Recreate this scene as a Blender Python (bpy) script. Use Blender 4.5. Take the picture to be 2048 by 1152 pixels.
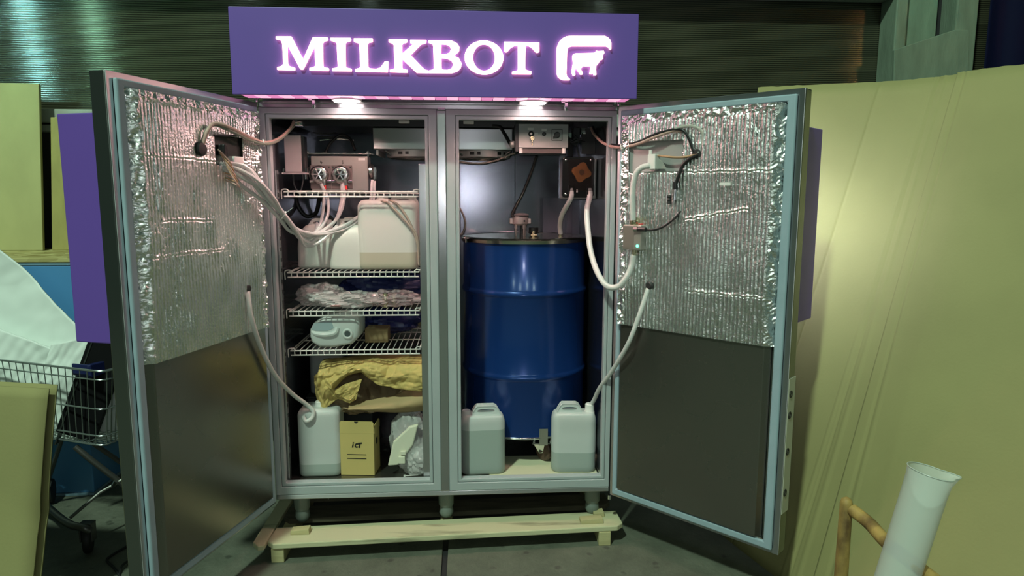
import bpy, math, random
import numpy as np
from mathutils import Matrix, Vector

# ---------------------------------------------------------------- camera, world, lights, exposure
scene = bpy.context.scene
C = scene.collection
for o in list(bpy.data.objects):
    bpy.data.objects.remove(o, do_unlink=True)

def cam_basis(yaw, pitch, roll):
    f = Vector((math.sin(yaw) * math.cos(pitch), math.cos(yaw) * math.cos(pitch), -math.sin(pitch)))
    r = Vector((math.cos(yaw), -math.sin(yaw), 0.0))
    u = r.cross(f)
    return f, r * math.cos(roll) + u * math.sin(roll), u * math.cos(roll) - r * math.sin(roll)

cam_d = bpy.data.cameras.new('camera')
cam = bpy.data.objects.new('camera', cam_d)
C.objects.link(cam)
_f, _r, _u = cam_basis(math.radians(3.6797), math.radians(7.8414), math.radians(0.1325))
_m = Matrix.Identity(4)
for _i in range(3):
    _m[_i][0] = _r[_i]; _m[_i][1] = _u[_i]; _m[_i][2] = -_f[_i]
_m[0][3], _m[1][3], _m[2][3] = 0.1099, -2.9159, 1.5644
cam.matrix_world = _m
cam_d.sensor_width = 36.0
cam_d.lens = 1366.65 / 2048.0 * 36.0
cam_d.clip_start = 0.02
scene.camera = cam

world = bpy.data.worlds.new('hall_ambient')
scene.world = world
world.use_nodes = True
_bg = world.node_tree.nodes['Background']
_bg.inputs[0].default_value = (0.55, 0.95, 0.72, 1)
_bg.inputs[1].default_value = 0.055

scene.view_settings.view_transform = 'Standard'
scene.view_settings.look = 'None'
scene.view_settings.gamma = 1.0
scene.view_settings.use_curve_mapping = False
scene.view_settings.exposure = 0.0

def light(name, kind, loc, target, power, color, **kw):
    d = bpy.data.lights.new(name, kind)
    d.energy = power; d.color = color
    for k, v in kw.items():
        setattr(d, k, v)
    o = bpy.data.objects.new(name, d); C.objects.link(o)
    o.location = loc
    o.rotation_euler = (Vector(target) - Vector(loc)).to_track_quat('-Z', 'Y').to_euler()
    return o

# high-bay hall lamp, far up to the front left
light('hall_high_bay_light', 'AREA', (-2.8, -6.0, 9.3), (0, 0, 0.8), 800, (0.74, 1.0, 0.79), shape='DISK', size=0.55)
# the phone's own flash beside the lens
light('phone_flash_light', 'AREA', (0.09, -2.92, 1.60), (0.15, 0, 1.3), 3.6, (0.95, 0.97, 1.0), shape='DISK', size=0.03)
for _k, _x in enumerate((-5.0, -2.2, 0.6, 3.4)):
    light('hall_row_light', 'AREA', (_x, -12.0, 4.6 + 0.3 * (_k % 2)), (0, 0, 1.0), 26, (0.75, 1.0, 0.80), shape='DISK', size=0.26)
# two tube lamps and one orange lamp further back in the hall, mirrored in the glazing
light('hall_tube_light', 'AREA', (-6.89, -6.0, 5.2), (-2.35, 1.3, 2.85), 2.0, (0.42, 1.0, 0.85), shape='RECTANGLE', size=0.14, size_y=1.0, spread=math.radians(16))
light('hall_tube_light_green', 'AREA', (-5.86, -6.0, 5.2), (-2.0, 1.3, 2.85), 0.9, (0.45, 1.0, 0.60), shape='RECTANGLE', size=0.18, size_y=1.0, spread=math.radians(16))
light('hall_orange_light', 'AREA', (7.1, -6.0, 5.0), (2.55, 1.3, 2.6), 0.5, (1.0, 0.42, 0.12), shape='DISK', size=0.2, spread=math.radians(16))

# ---------------------------------------------------------------- helpers
RNG = random.Random(7)
ORIG = {}

def cr(pts, n=8):
    """Catmull-Rom through pts"""
    P = [Vector(p) for p in pts]
    P = [P[0] * 2 - P[1]] + P + [P[-1] * 2 - P[-2]]
    out = []
    for i in range(1, len(P) - 2):
        a, b, c, d = P[i - 1], P[i], P[i + 1], P[i + 2]
        for k in range(n):
            t = k / n
            out.append(0.5 * ((2 * b) + (c - a) * t + (2 * a - 5 * b + 4 * c - d) * t * t + (3 * b - a - 3 * c + d) * t ** 3))
    out.append(P[-2])
    return out

class MB:
    def __init__(s):
        s.v = []; s.f = []
    def add(s, v, f):
        o = len(s.v)
        s.v += [tuple(x) for x in v]
        s.f += [tuple(i + o for i in q) for q in f]
        return s
    def box(s, x0, x1, y0, y1, z0, z1):
        v = [(x0, y0, z0), (x1, y0, z0), (x1, y1, z0), (x0, y1, z0), (x0, y0, z1), (x1, y0, z1), (x1, y1, z1), (x0, y1, z1)]
        return s.add(v, [(0, 3, 2, 1), (4, 5, 6, 7), (0, 1, 5, 4), (1, 2, 6, 5), (2, 3, 7, 6), (3, 0, 4, 7)])
    def hexa(s, q):
        return s.add(q, [(0, 3, 2, 1), (4, 5, 6, 7), (0, 1, 5, 4), (1, 2, 6, 5), (2, 3, 7, 6), (3, 0, 4, 7)])
    def bar(s, p0, p1, w, t, up=(0, 0, 1)):
        """box of section w (side) x t (along up) from p0 to p1"""
        a, b = Vector(p0), Vector(p1)
        d = (b - a).normalized(); u = Vector(up)
        sd = d.cross(u).normalized(); u = sd.cross(d).normalized()
        q = []
        for p in (a, b):
            for i, j in ((-1, -1), (1, -1), (1, 1), (-1, 1)):
                q.append(p + sd * (i * w / 2) + u * (j * t / 2))
        return s.add(q, [(0, 1, 2, 3), (7, 6, 5, 4), (0, 4, 5, 1), (1, 5, 6, 2), (2, 6, 7, 3), (3, 7, 4, 0)])
    def tube(s, path, r, n=8, caps=True, rad=None):
        P = [Vector(p) for p in path]
        T = []
        for i in range(len(P)):
            d = P[min(i + 1, len(P) - 1)] - P[max(i - 1, 0)]
            T.append(d.normalized())
        u = T[0].orthogonal().normalized()
        v = []; f = []
        for i, p in enumerate(P):
            u = (u - T[i] * u.dot(T[i])).normalized()
            w = T[i].cross(u)
            rr = rad[i] if rad else r
            for k in range(n):
                a = 2 * math.pi * k / n
                v.append(p + u * (rr * math.cos(a)) + w * (rr * math.sin(a)))
        for i in range(len(P) - 1):
            for k in range(n):
                k2 = (k + 1) % n
                f.append((i * n + k, i * n + k2, (i + 1) * n + k2, (i + 1) * n + k))
        if caps:
            f.append(tuple(range(n - 1, -1, -1)))
            f.append(tuple((len(P) - 1) * n + k for k in range(n)))
        return s.add(v, f)
    def cyl(s, p0, p1, r0, r1=None, n=20):
        return s.tube([p0, p1], r0, n, True, [r0, r0 if r1 is None else r1])
    def lathe(s, prof, c=(0, 0, 0), n=32, axis=(0, 0, 1), close=False):
        """prof: (r, h) pairs along axis"""
        ax = Vector(axis).normalized(); u = ax.orthogonal().normalized(); w = ax.cross(u); c = Vector(c)
        v = []; f = []
        for r, h in prof:
            for k in range(n):
                a = 2 * math.pi * k / n
                v.append(c + ax * h + u * (r * math.cos(a)) + w * (r * math.sin(a)))
        m = len(prof)
        for i in range(m - 1 + (1 if close else 0)):
            j = (i + 1) % m
            for k in range(n):
                k2 = (k + 1) % n
                f.append((i * n + k, i * n + k2, j * n + k2, j * n + k))
        if not close:
            f.append(tuple(range(n - 1, -1, -1)))
            f.append(tuple((m - 1) * n + k for k in range(n)))
        return s.add(v, f)
    def ring(s, c, R, r, axis=(0, 0, 1), n=28, m=8):
        prof = [(R + r * math.cos(2 * math.pi * k / m), r * math.sin(2 * math.pi * k / m)) for k in range(m)]
        return s.lathe(prof, c, n, axis, close=True)
    def prism(s, poly, fn, t0, t1):
        """extrude 2D polygon; fn(a, b, t) -> 3D"""
        n = len(poly)
        v = [fn(a, b, t0) for a, b in poly] + [fn(a, b, t1) for a, b in poly]
        f = [tuple(range(n)), tuple(range(2 * n - 1, n - 1, -1))]
        f += [(i, i + n, (i + 1) % n + n, (i + 1) % n) for i in range(n)]
        return s.add(v, f)
    def loft(s, rings, cap=True):
        n = len(rings[0]); v = [p for r in rings for p in r]; f = []
        for i in range(len(rings) - 1):
            for k in range(n):
                k2 = (k + 1) % n
                f.append((i * n + k, i * n + k2, (i + 1) * n + k2, (i + 1) * n + k))
        if cap:
            f.append(tuple(range(n - 1, -1, -1))); f.append(tuple((len(rings) - 1) * n + k for k in range(n)))
        return s.add(v, f)
    def frame(s, x0, x1, z0, z1, a0, a1, c0, c1, y0, y1):
        """rectangular ring: outer x0..x1,z0..z1; inner a0..a1,c0..c1; y0..y1"""
        o = [(x0, z0), (x1, z0), (x1, z1), (x0, z1)]; i = [(a0, c0), (a1, c0), (a1, c1), (a0, c1)]
        v = [(x, y0, z) for x, z in o] + [(x, y0, z) for x, z in i] + [(x, y1, z) for x, z in o] + [(x, y1, z) for x, z in i]
        f = []
        for k in range(4):
            j = (k + 1) % 4
            f += [(k, j, 4 + j, 4 + k), (8 + j, 8 + k, 12 + k, 12 + j), (j, k, 8 + k, 8 + j), (4 + k, 4 + j, 12 + j, 12 + k)]
        return s.add(v, f)
    def xf(s, m):
        s.v = [tuple(m @ Vector(p)) for p in s.v]
        return s

def mk(name, mb, mat, parent=None, smooth=False, bevel=0.0, seg=2, solid=0.0, label=None, sub=0):
    """one mesh object; vertices come in world coordinates (or in the parent's frame if it is rotated)"""
    me = bpy.data.meshes.new(name)
    o = ORIG.get(parent.name, Vector((0, 0, 0))) if parent else Vector((0, 0, 0))
    me.from_pydata([(x - o[0], y - o[1], z - o[2]) for x, y, z in mb.v], [], mb.f)
    me.update()
    import bmesh
    bm = bmesh.new(); bm.from_mesh(me)
    bmesh.ops.recalc_face_normals(bm, faces=bm.faces)
    bm.to_mesh(me); bm.free()
    me.materials.append(mat)
    if smooth:
        me.polygons.foreach_set('use_smooth', [True] * len(me.polygons))
        try:
            me.set_sharp_from_angle(angle=math.radians(smooth if smooth > 1 else 40))
        except Exception:
            pass
    ob = bpy.data.objects.new(name, me); C.objects.link(ob)
    if parent:
        ob.parent = parent
        ORIG[ob.name] = o
    if bevel:
        b = ob.modifiers.new('bevel', 'BEVEL'); b.width = bevel; b.segments = seg; b.limit_method = 'ANGLE'; b.angle_limit = math.radians(40)
    if sub:
        b = ob.modifiers.new('sub', 'SUBSURF'); b.levels = sub; b.render_levels = sub
    if solid:
        b = ob.modifiers.new('solid', 'SOLIDIFY'); b.thickness = solid; b.offset = 0
    if label:
        ob['label'] = label
    return ob

def tag(o, label, cat, group=None):
    o['label'] = label; o['category'] = cat
    if group: o['group'] = group
    return o

def struct(o, label=None):
    o['kind'] = 'structure'
    if label: o['label'] = label
    return o

def thing(name, label, cat, loc, group=None):
    o = bpy.data.objects.new(name, None); C.objects.link(o)
    o.empty_display_size = 0.05
    o.location = loc
    ORIG[o.name] = Vector(loc)
    return tag(o, label, cat, group)

# vectorised noise ------------------------------------------------
def _h(i, j, s):
    n = (i.astype(np.int64) * 374761393 + j.astype(np.int64) * 668265263 + s * 974634777) & 0xffffffff
    n = ((n ^ (n >> 13)) * 1274126177) & 0xffffffff
    n = (n ^ (n >> 16)) & 0xffffff
    return n / float(0xffffff)
def vn(x, y, s=0):
    x = np.asarray(x, float); y = np.asarray(y, float)
    i = np.floor(x); j = np.floor(y); fx = x - i; fy = y - j
    fx = fx * fx * (3 - 2 * fx); fy = fy * fy * (3 - 2 * fy)
    return (_h(i, j, s) * (1 - fx) + _h(i + 1, j, s) * fx) * (1 - fy) + (_h(i, j + 1, s) * (1 - fx) + _h(i + 1, j + 1, s) * fx) * fy
def fbm(x, y, s=0, o=4):
    t = 0; a = 0.5
    for k in range(o):
        t = t + a * vn(x * 2 ** k, y * 2 ** k, s + k); a *= 0.5
    return t
def ridged(x, y, s=0, o=3):
    t = 0; a = 0.6
    for k in range(o):
        t = t + a * (1 - np.abs(2 * vn(x * 2 ** k, y * 2 ** k, s + k) - 1)); a *= 0.5
    return t
def cell(x, y, s=0):
    """faceted noise: planes around jittered points (crumpled look)"""
    x = np.asarray(x, float); y = np.asarray(y, float)
    i = np.floor(x); j = np.floor(y)
    best = np.full(x.shape, 9.0); val = np.zeros(x.shape)
    for di in (-1, 0, 1):
        for dj in (-1, 0, 1):
            a = i + di; b = j + dj
            px = a + _h(a, b, s); py = b + _h(a, b, s + 5)
            d = (x - px) ** 2 + (y - py) ** 2
            gx = _h(a, b, s + 9) - 0.5; gy = _h(a, b, s + 13) - 0.5
            v = _h(a, b, s + 21) + (x - px) * gx * 1.6 + (y - py) * gy * 1.6
            m = d < best
            val = np.where(m, v, val); best = np.where(m, d, best)
    return val

def tri(x, y, s=0):
    """continuous faceted noise"""
    x = np.asarray(x, float); y = np.asarray(y, float)
    i = np.floor(x); j = np.floor(y); fx = x - i; fy = y - j
    a = _h(i, j, s); b = _h(i + 1, j, s); c = _h(i, j + 1, s); d = _h(i + 1, j + 1, s)
    return np.where(fx + fy < 1, a + (b - a) * fx + (c - a) * fy, d + (c - d) * (1 - fx) + (b - d) * (1 - fy))
def facet(x, y, s=0, o=3):
    t = 0; a = 1.0
    for k in range(o):
        an = 0.6 + 1.1 * k; f = 1.9 ** k
        t = t + a * (tri((x * math.cos(an) - y * math.sin(an)) * f + 7.3 * k, (x * math.sin(an) + y * math.cos(an)) * f, s + 11 * k) - .5); a *= 0.5
    return t

def gridmesh(P, keep=None):
    """P: array (n, m, 3) -> MB"""
    n, m = P.shape[:2]
    mb = MB(); mb.v = [tuple(p) for p in P.reshape(-1, 3).tolist()]
    for i in range(n - 1):
        for j in range(m - 1):
            if keep is None or keep[i, j]:
                mb.f.append((i * m + j, i * m + j + 1, (i + 1) * m + j + 1, (i + 1) * m + j))
    return mb

def sheet(corners, n, m, disp, amp_dir):
    """bilinear patch between 4 corners (00, 10, 11, 01) plus disp(u, v) along amp_dir"""
    a, b, c, d = [np.array(q, float) for q in corners]
    u, v = np.meshgrid(np.linspace(0, 1, n), np.linspace(0, 1, m), indexing='ij')
    U = u[..., None]; V = v[..., None]
    P = a * (1 - U) * (1 - V) + b * U * (1 - V) + c * U * V + d * (1 - U) * V
    D = disp(u, v)
    if isinstance(D, tuple):
        for dd, ax in zip(D, amp_dir):
            P = P + dd[..., None] * np.array(ax, float)
    else:
        P = P + D[..., None] * np.array(amp_dir, float)
    return P

# ---------------------------------------------------------------- materials
MATS = {}
def mat(name, col, rough=0.5, metal=0.0, spec=0.5, bump=0.0, bscale=60.0, var=0.0, vscale=4.0, stretch=None, emit=None, estr=0.0, trans=0.0, see=0.0, sss=0.0, col2=None, coat=0.0, rvar=0.0, aniso=0):
    if name in MATS: return MATS[name]
    m = bpy.data.materials.new(name); m.use_nodes = True
    nt = m.node_tree; N = nt.nodes; L = nt.links
    p = N['Principled BSDF']
    p.inputs['Base Color'].default_value = (*col, 1)
    p.inputs['Roughness'].default_value = rough
    p.inputs['Metallic'].default_value = metal
    p.inputs['Specular IOR Level'].default_value = spec
    if coat: p.inputs['Coat Weight'].default_value = coat; p.inputs['Coat Roughness'].default_value = 0.12
    if trans: p.inputs['Transmission Weight'].default_value = trans
    if sss:
        p.inputs['Subsurface Weight'].default_value = sss; p.inputs['Subsurface Radius'].default_value = (0.03, 0.03, 0.03)
    if emit:
        p.inputs['Emission Color'].default_value = (*emit, 1); p.inputs['Emission Strength'].default_value = estr
    if aniso:
        p.inputs['Anisotropic'].default_value = 0.9
        p.inputs['Anisotropic Rotation'].default_value = 0.0 if aniso > 0 else 0.25
        tg = N.new('ShaderNodeTangent'); tg.direction_type = 'RADIAL'; tg.axis = 'Z'
        L.new(tg.outputs[0], p.inputs['Tangent'])
    tc = None
    def coords(sc):
        nonlocal tc
        if tc is None: tc = N.new('ShaderNodeTexCoord')
        mp = N.new('ShaderNodeMapping'); L.new(tc.outputs['Object'], mp.inputs[0])
        s3 = stretch or (1, 1, 1)
        mp.inputs['Scale'].default_value = tuple(sc * k for k in s3)
        return mp.outputs[0]
    if var or col2:
        nz = N.new('ShaderNodeTexNoise'); nz.inputs['Scale'].default_value = 1.0; nz.inputs['Detail'].default_value = 6
        L.new(coords(vscale), nz.inputs['Vector'])
        rp = N.new('ShaderNodeValToRGB')
        c2 = col2 or tuple(max(0, c * (1 - var)) for c in col)
        rp.color_ramp.elements[0].position = 0.33; rp.color_ramp.elements[0].color = (*c2, 1)
        rp.color_ramp.elements[1].position = 0.62; rp.color_ramp.elements[1].color = (*col, 1)
        L.new(nz.outputs[0], rp.inputs[0]); L.new(rp.outputs[0], p.inputs['Base Color'])
    if rvar:
        nz = N.new('ShaderNodeTexNoise'); nz.inputs['Scale'].default_value = 1.0; nz.inputs['Detail'].default_value = 4
        L.new(coords(vscale), nz.inputs['Vector'])
        mr = N.new('ShaderNodeMapRange'); mr.inputs['To Min'].default_value = max(0.02, rough - rvar); mr.inputs['To Max'].default_value = rough + rvar
        L.new(nz.outputs[0], mr.inputs[0]); L.new(mr.outputs[0], p.inputs['Roughness'])
    if bump:
        nz = N.new('ShaderNodeTexNoise'); nz.inputs['Scale'].default_value = 1.0; nz.inputs['Detail'].default_value = 5
        L.new(coords(bscale), nz.inputs['Vector'])
        b = N.new('ShaderNodeBump'); b.inputs['Strength'].default_value = bump; b.inputs['Distance'].default_value = 0.01
        L.new(nz.outputs[0], b.inputs['Height']); L.new(b.outputs[0], p.inputs['Normal'])
    if see:
        tr = N.new('ShaderNodeBsdfTransparent'); mx = N.new('ShaderNodeMixShader')
        mx.inputs[0].default_value = see
        L.new(p.outputs[0], mx.inputs[1]); L.new(tr.outputs[0], mx.inputs[2])
        L.new(mx.outputs[0], N['Material Output'].inputs['Surface'])
    MATS[name] = m
    return m

STEEL = mat('brushed_stainless', (0.55, 0.55, 0.56), 0.22, 0.92, rvar=0.04, vscale=3)
STEELH = mat('brushed_stainless_horizontal', (0.52, 0.52, 0.54), 0.34, 0.95, rvar=0.04, vscale=3, aniso=-1)
INNER = mat('cabinet_liner_steel', (0.235, 0.24, 0.285), 0.18, 0.9, bump=0.02, bscale=30, stretch=(1, 1, 30), rvar=0.03, vscale=2)
LINER2 = mat('liner_side_steel', (0.26, 0.27, 0.31), 0.15, 0.95)
DARKSTEEL = mat('door_edge_steel', (0.22, 0.23, 0.22), 0.26, 0.95)
PANEL = mat('door_panel_steel', (0.23, 0.225, 0.20), 0.27, 0.9, rvar=0.06, vscale=4)
PVC = mat('grey_pvc_frame', (0.42, 0.46, 0.47), 0.45, 0.0, var=0.08, vscale=6)
GASKET = mat('blue_grey_gasket', (0.33, 0.44, 0.50), 0.55, 0.0, var=0.10, vscale=8)
FOIL = mat('aluminium_foil', (0.88, 0.89, 0.88), 0.24, 1.0, bump=0.30, bscale=150, rvar=0.07, vscale=30)
PURPLE = mat('purple_panel', (0.150, 0.078, 0.40), 0.42, 0.0, var=0.04, vscale=3)
LETTER = mat('lit_letter', (0.9, 0.88, 0.88), 0.5, emit=(1.0, 0.50, 0.38), estr=5.0)
LEDPINK = mat('pink_led_segment', (0.5, 0.2, 0.4), 0.4, emit=(0.95, 0.30, 0.62), estr=0.75)
LEDPALE = mat('pale_pink_led_segment', (0.6, 0.4, 0.5), 0.4, emit=(1.0, 0.50, 0.72), estr=1.0)
LAMP = mat('lamp_disc', (0.9, 0.8, 0.8), 0.5, emit=(1.0, 0.80, 0.80), estr=14)
BLACK = mat('black_plastic', (0.012, 0.012, 0.013), 0.38)
RUBBER = mat('black_rubber', (0.015, 0.015, 0.016), 0.6)
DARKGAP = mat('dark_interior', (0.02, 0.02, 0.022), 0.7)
HOSE = mat('silicone_hose_white', (0.72, 0.72, 0.70), 0.32, spec=0.5, see=0.12)
HOSEB = mat('pvc_tube_pinkish_white', (0.75, 0.71, 0.71), 0.28, spec=0.5, see=0.18)
HDPE = mat('translucent_can_plastic', (0.80, 0.84, 0.82), 0.42, see=0.36)
HDPEW = mat('white_can_plastic', (0.78, 0.77, 0.72), 0.40, see=0.22)
HDPEG = mat('grey_can_plastic', (0.36, 0.37, 0.38), 0.42, see=0.10)
HDPEF = mat('can_plastic_with_liquid_behind', (0.50, 0.57, 0.53), 0.36, see=0.30)
HDPEY = mat('can_plastic_with_yellow_liquid_behind', (0.58, 0.53, 0.42), 0.36, see=0.2)
LIQ = mat('clear_detergent', (0.28, 0.36, 0.33), 0.3)
LIQY = mat('pale_yellow_liquid', (0.42, 0.36, 0.24), 0.3)
DRUM = mat('blue_drum_paint', (0.007, 0.042, 0.20), 0.22, 0.35, coat=0.35, bump=0.02, bscale=20, stretch=(1, 1, 6))
CHROME = mat('polished_steel', (0.72, 0.72, 0.72), 0.14, 1.0)
CAST = mat('cast_aluminium', (0.45, 0.42, 0.41), 0.25, 0.95)
BRASS = mat('nickel_brass', (0.75, 0.66, 0.45), 0.25, 1.0)
WIREM = mat('white_coated_wire', (0.66, 0.63, 0.60), 0.35)
CARD = mat('brown_cardboard', (0.335, 0.31, 0.130), 0.85, var=0.10, vscale=2.5, bump=0.06, bscale=90)
CARDE = mat('cardboard_core', (0.30, 0.22, 0.10), 0.9)
BOXCARD = mat('carton_card', (0.60, 0.47, 0.17), 0.8, var=0.06, vscale=6)
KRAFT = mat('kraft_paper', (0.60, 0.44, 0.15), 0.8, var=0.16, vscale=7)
KRAFTD = mat('kraft_paper_shaded', (0.30, 0.21, 0.12), 0.85, var=0.25, vscale=7)  # darker copy of the kraft, shade of the paper's cavity in its colour
BAG = mat('clear_bag_film', (0.75, 0.70, 0.70), 0.10, spec=0.9, see=0.50, bump=0.5, bscale=55)
BAGG = mat('clear_bag_film_glossy', (0.72, 0.72, 0.70), 0.10, spec=0.9, see=0.50, bump=0.5, bscale=55)
NAVY = mat('navy_plastic', (0.012, 0.02, 0.11), 0.4)
RED = mat('red_plastic', (0.55, 0.03, 0.03), 0.35, emit=None)
ORANGE = mat('orange_rotor', (0.36, 0.15, 0.035), 0.5, var=0.2, vscale=30)
SMOKE = mat('smoked_cover', (0.015, 0.013, 0.012), 0.06, spec=0.3, see=0.74)
WHITE = mat('white_plastic', (0.78, 0.77, 0.74), 0.4)
GREYBOX = mat('grey_enamel', (0.40, 0.40, 0.39), 0.42, 0.25)
PINKGREY = mat('terminal_cover', (0.42, 0.38, 0.38), 0.42, 0.2)
LABEL = mat('paper_label', (0.75, 0.74, 0.72), 0.6)
CABLEP = mat('pink_white_cable', (0.55, 0.36, 0.31), 0.45)
CABLEW = mat('pale_cable', (0.62, 0.55, 0.50), 0.45)
COPPER = mat('brown_orange_cable', (0.48, 0.28, 0.16), 0.4)
GREENLED = mat('green_led', (0.1, 0.6, 0.4), 0.4, emit=(0.1, 1.0, 0.55), estr=6)
FOOT = mat('grey_green_plastic_foot', (0.17, 0.20, 0.18), 0.5)
CHAIN = mat('dull_steel', (0.30, 0.30, 0.29), 0.4, 0.9)
CARTW = mat('zinc_wire', (0.50, 0.56, 0.55), 0.28, 0.85)
CARTF = mat('dark_cart_frame', (0.16, 0.16, 0.15), 0.4, 0.7)
FOAM = mat('white_foam_wrap', (0.84, 0.90, 0.86), 0.65, see=0.0)
BLUEB = mat('blue_plastic_box', (0.09, 0.29, 0.58), 0.42, var=0.06, vscale=2)
WOODP = mat('pale_plywood', (0.52, 0.50, 0.22), 0.75, var=0.12, vscale=3, stretch=(2, 2, 1))
WOODP2 = mat('yellow_plywood', (0.42, 0.37, 0.12), 0.75, var=0.18, vscale=5, stretch=(3, 3, 1))
PALW = mat('pallet_timber', (0.52, 0.47, 0.25), 0.85, col2=(0.42, 0.37, 0.19), vscale=2.0, stretch=(1.0, 8, 8), bump=0.15, bscale=12)
RUST = mat('rusty_yellow_paint', (0.46, 0.31, 0.09), 0.6, col2=(0.10, 0.055, 0.02), vscale=14, stretch=(1, 1, 0.6), bump=0.2, bscale=60)
CYL = mat('frosted_cylinder_plastic', (0.70, 0.76, 0.72), 0.35, see=0.44)
TIMBER = mat('green_painted_timber', (0.20, 0.27, 0.20), 0.75, var=0.25, vscale=4, stretch=(4, 4, 1), bump=0.2, bscale=25)
PALE = mat('pale_painted_rail', (0.42, 0.46, 0.40), 0.6, var=0.15, vscale=5)
INK = mat('black_ink', (0.012, 0.011, 0.010), 0.6)
def concrete():
    m = bpy.data.materials.new('stained_concrete'); m.use_nodes = True
    nt = m.node_tree; N = nt.nodes; L = nt.links; p = N['Principled BSDF']
    tc = N.new('ShaderNodeTexCoord')
    def noise(sc, det, rough=0.6):
        n = N.new('ShaderNodeTexNoise'); n.inputs['Scale'].default_value = sc; n.inputs['Detail'].default_value = det; n.inputs['Roughness'].default_value = rough
        L.new(tc.outputs['Object'], n.inputs['Vector']); return n
    a = noise(5, 8, 0.7); b = noise(55, 4)
    r = N.new('ShaderNodeValToRGB'); e = r.color_ramp.elements
    e[0].position = 0.3; e[0].color = (0.075, 0.085, 0.062, 1); e[1].position = 0.7; e[1].color = (0.155, 0.165, 0.125, 1)
    L.new(a.outputs[0], r.inputs[0])
    # oil spots
    v = N.new('ShaderNodeTexVoronoi'); v.inputs['Scale'].default_value = 9; v.inputs['Randomness'].default_value = 1
    L.new(tc.outputs['Object'], v.inputs['Vector'])
    n3 = noise(30, 3)
    ad = N.new('ShaderNodeMath'); ad.operation = 'MULTIPLY_ADD'; ad.inputs[1].default_value = 0.25; L.new(n3.outputs[0], ad.inputs[0]); L.new(v.outputs['Distance'], ad.inputs[2])
    rs = N.new('ShaderNodeValToRGB'); q = rs.color_ramp.elements
    q[0].position = 0.20; q[0].color = (0.45, 0.45, 0.45, 1); q[1].position = 0.28; q[1].color = (1, 1, 1, 1)
    L.new(ad.outputs[0], rs.inputs[0])
    mx = N.new('ShaderNodeMix'); mx.data_type = 'RGBA'; mx.blend_type = 'MULTIPLY'; mx.inputs[0].default_value = 0.8
    L.new(r.outputs[0], mx.inputs[6]); L.new(rs.outputs[0], mx.inputs[7]); L.new(mx.outputs[2], p.inputs['Base Color'])
    p.inputs['Roughness'].default_value = 0.72
    bp = N.new('ShaderNodeBump'); bp.inputs['Strength'].default_value = 0.35; bp.inputs['Distance'].default_value = 0.01
    L.new(b.outputs[0], bp.inputs['Height']); L.new(bp.outputs[0], p.inputs['Normal'])
    return m
CONC = concrete()

def polycarb():
    """twin-wall sheet: fine horizontal flutes"""
    m = bpy.data.materials.new('fluted_polycarbonate'); m.use_nodes = True
    nt = m.node_tree; N = nt.nodes; L = nt.links; p = N['Principled BSDF']
    tc = N.new('ShaderNodeTexCoord'); sp = N.new('ShaderNodeSeparateXYZ'); L.new(tc.outputs['Object'], sp.inputs[0])
    mu = N.new('ShaderNodeMath'); mu.operation = 'MULTIPLY'; mu.inputs[1].default_value = 2 * math.pi / 0.0122; L.new(sp.outputs[2], mu.inputs[0])
    sn = N.new('ShaderNodeMath'); sn.operation = 'SINE'; L.new(mu.outputs[0], sn.inputs[0])
    r = N.new('ShaderNodeValToRGB'); e = r.color_ramp.elements
    e[0].position = 0.05; e[0].color = (0.016, 0.017, 0.011, 1); e[1].position = 0.75; e[1].color = (0.075, 0.075, 0.047, 1)
    ma = N.new('ShaderNodeMath'); ma.operation = 'MULTIPLY_ADD'; ma.inputs[1].default_value = 0.5; ma.inputs[2].default_value = 0.5
    L.new(sn.outputs[0], ma.inputs[0]); L.new(ma.outputs[0], r.inputs[0])
    nz = N.new('ShaderNodeTexNoise'); nz.inputs['Scale'].default_value = 3.0; nz.inputs['Detail'].default_value = 6; L.new(tc.outputs['Object'], nz.inputs['Vector'])
    mr = N.new('ShaderNodeMapRange'); mr.inputs['To Min'].default_value = 0.45; mr.inputs['To Max'].default_value = 1.3; L.new(nz.outputs[0], mr.inputs[0])
    mx = N.new('ShaderNodeMix'); mx.data_type = 'RGBA'; mx.blend_type = 'MULTIPLY'; mx.inputs[0].default_value = 1
    L.new(r.outputs[0], mx.inputs[6]); L.new(mr.outputs[0], mx.inputs[7]); L.new(mx.outputs[2], p.inputs['Base Color'])
    p.inputs['Roughness'].default_value = 0.09; p.inputs['Specular IOR Level'].default_value = 0.6
    return m
POLY = polycarb()

def osb_mat():
    m = bpy.data.materials.new('oriented_strand_board'); m.use_nodes = True
    nt = m.node_tree; N = nt.nodes; L = nt.links; p = N['Principled BSDF']
    tc = N.new('ShaderNodeTexCoord'); mp = N.new('ShaderNodeMapping'); mp.inputs['Scale'].default_value = (14, 24, 40); L.new(tc.outputs['Object'], mp.inputs[0])
    v = N.new('ShaderNodeTexVoronoi'); v.inputs['Scale'].default_value = 1; L.new(mp.outputs[0], v.inputs['Vector'])
    r = N.new('ShaderNodeValToRGB'); e = r.color_ramp.elements
    e[0].position = 0.0; e[0].color = (0.30, 0.24, 0.07, 1); e[1].position = 1.0; e[1].color = (0.62, 0.56, 0.24, 1)
    sp = N.new('ShaderNodeSeparateColor'); L.new(v.outputs['Color'], sp.inputs[0]); L.new(sp.outputs[0], r.inputs[0]); L.new(r.outputs[0], p.inputs['Base Color'])
    b = N.new('ShaderNodeBump'); b.inputs['Strength'].default_value = 0.6; b.inputs['Distance'].default_value = 0.01
    L.new(sp.outputs[1], b.inputs['Height']); L.new(b.outputs[0], p.inputs['Normal']); p.inputs['Roughness'].default_value = 0.8
    return m
OSB = osb_mat()

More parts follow.
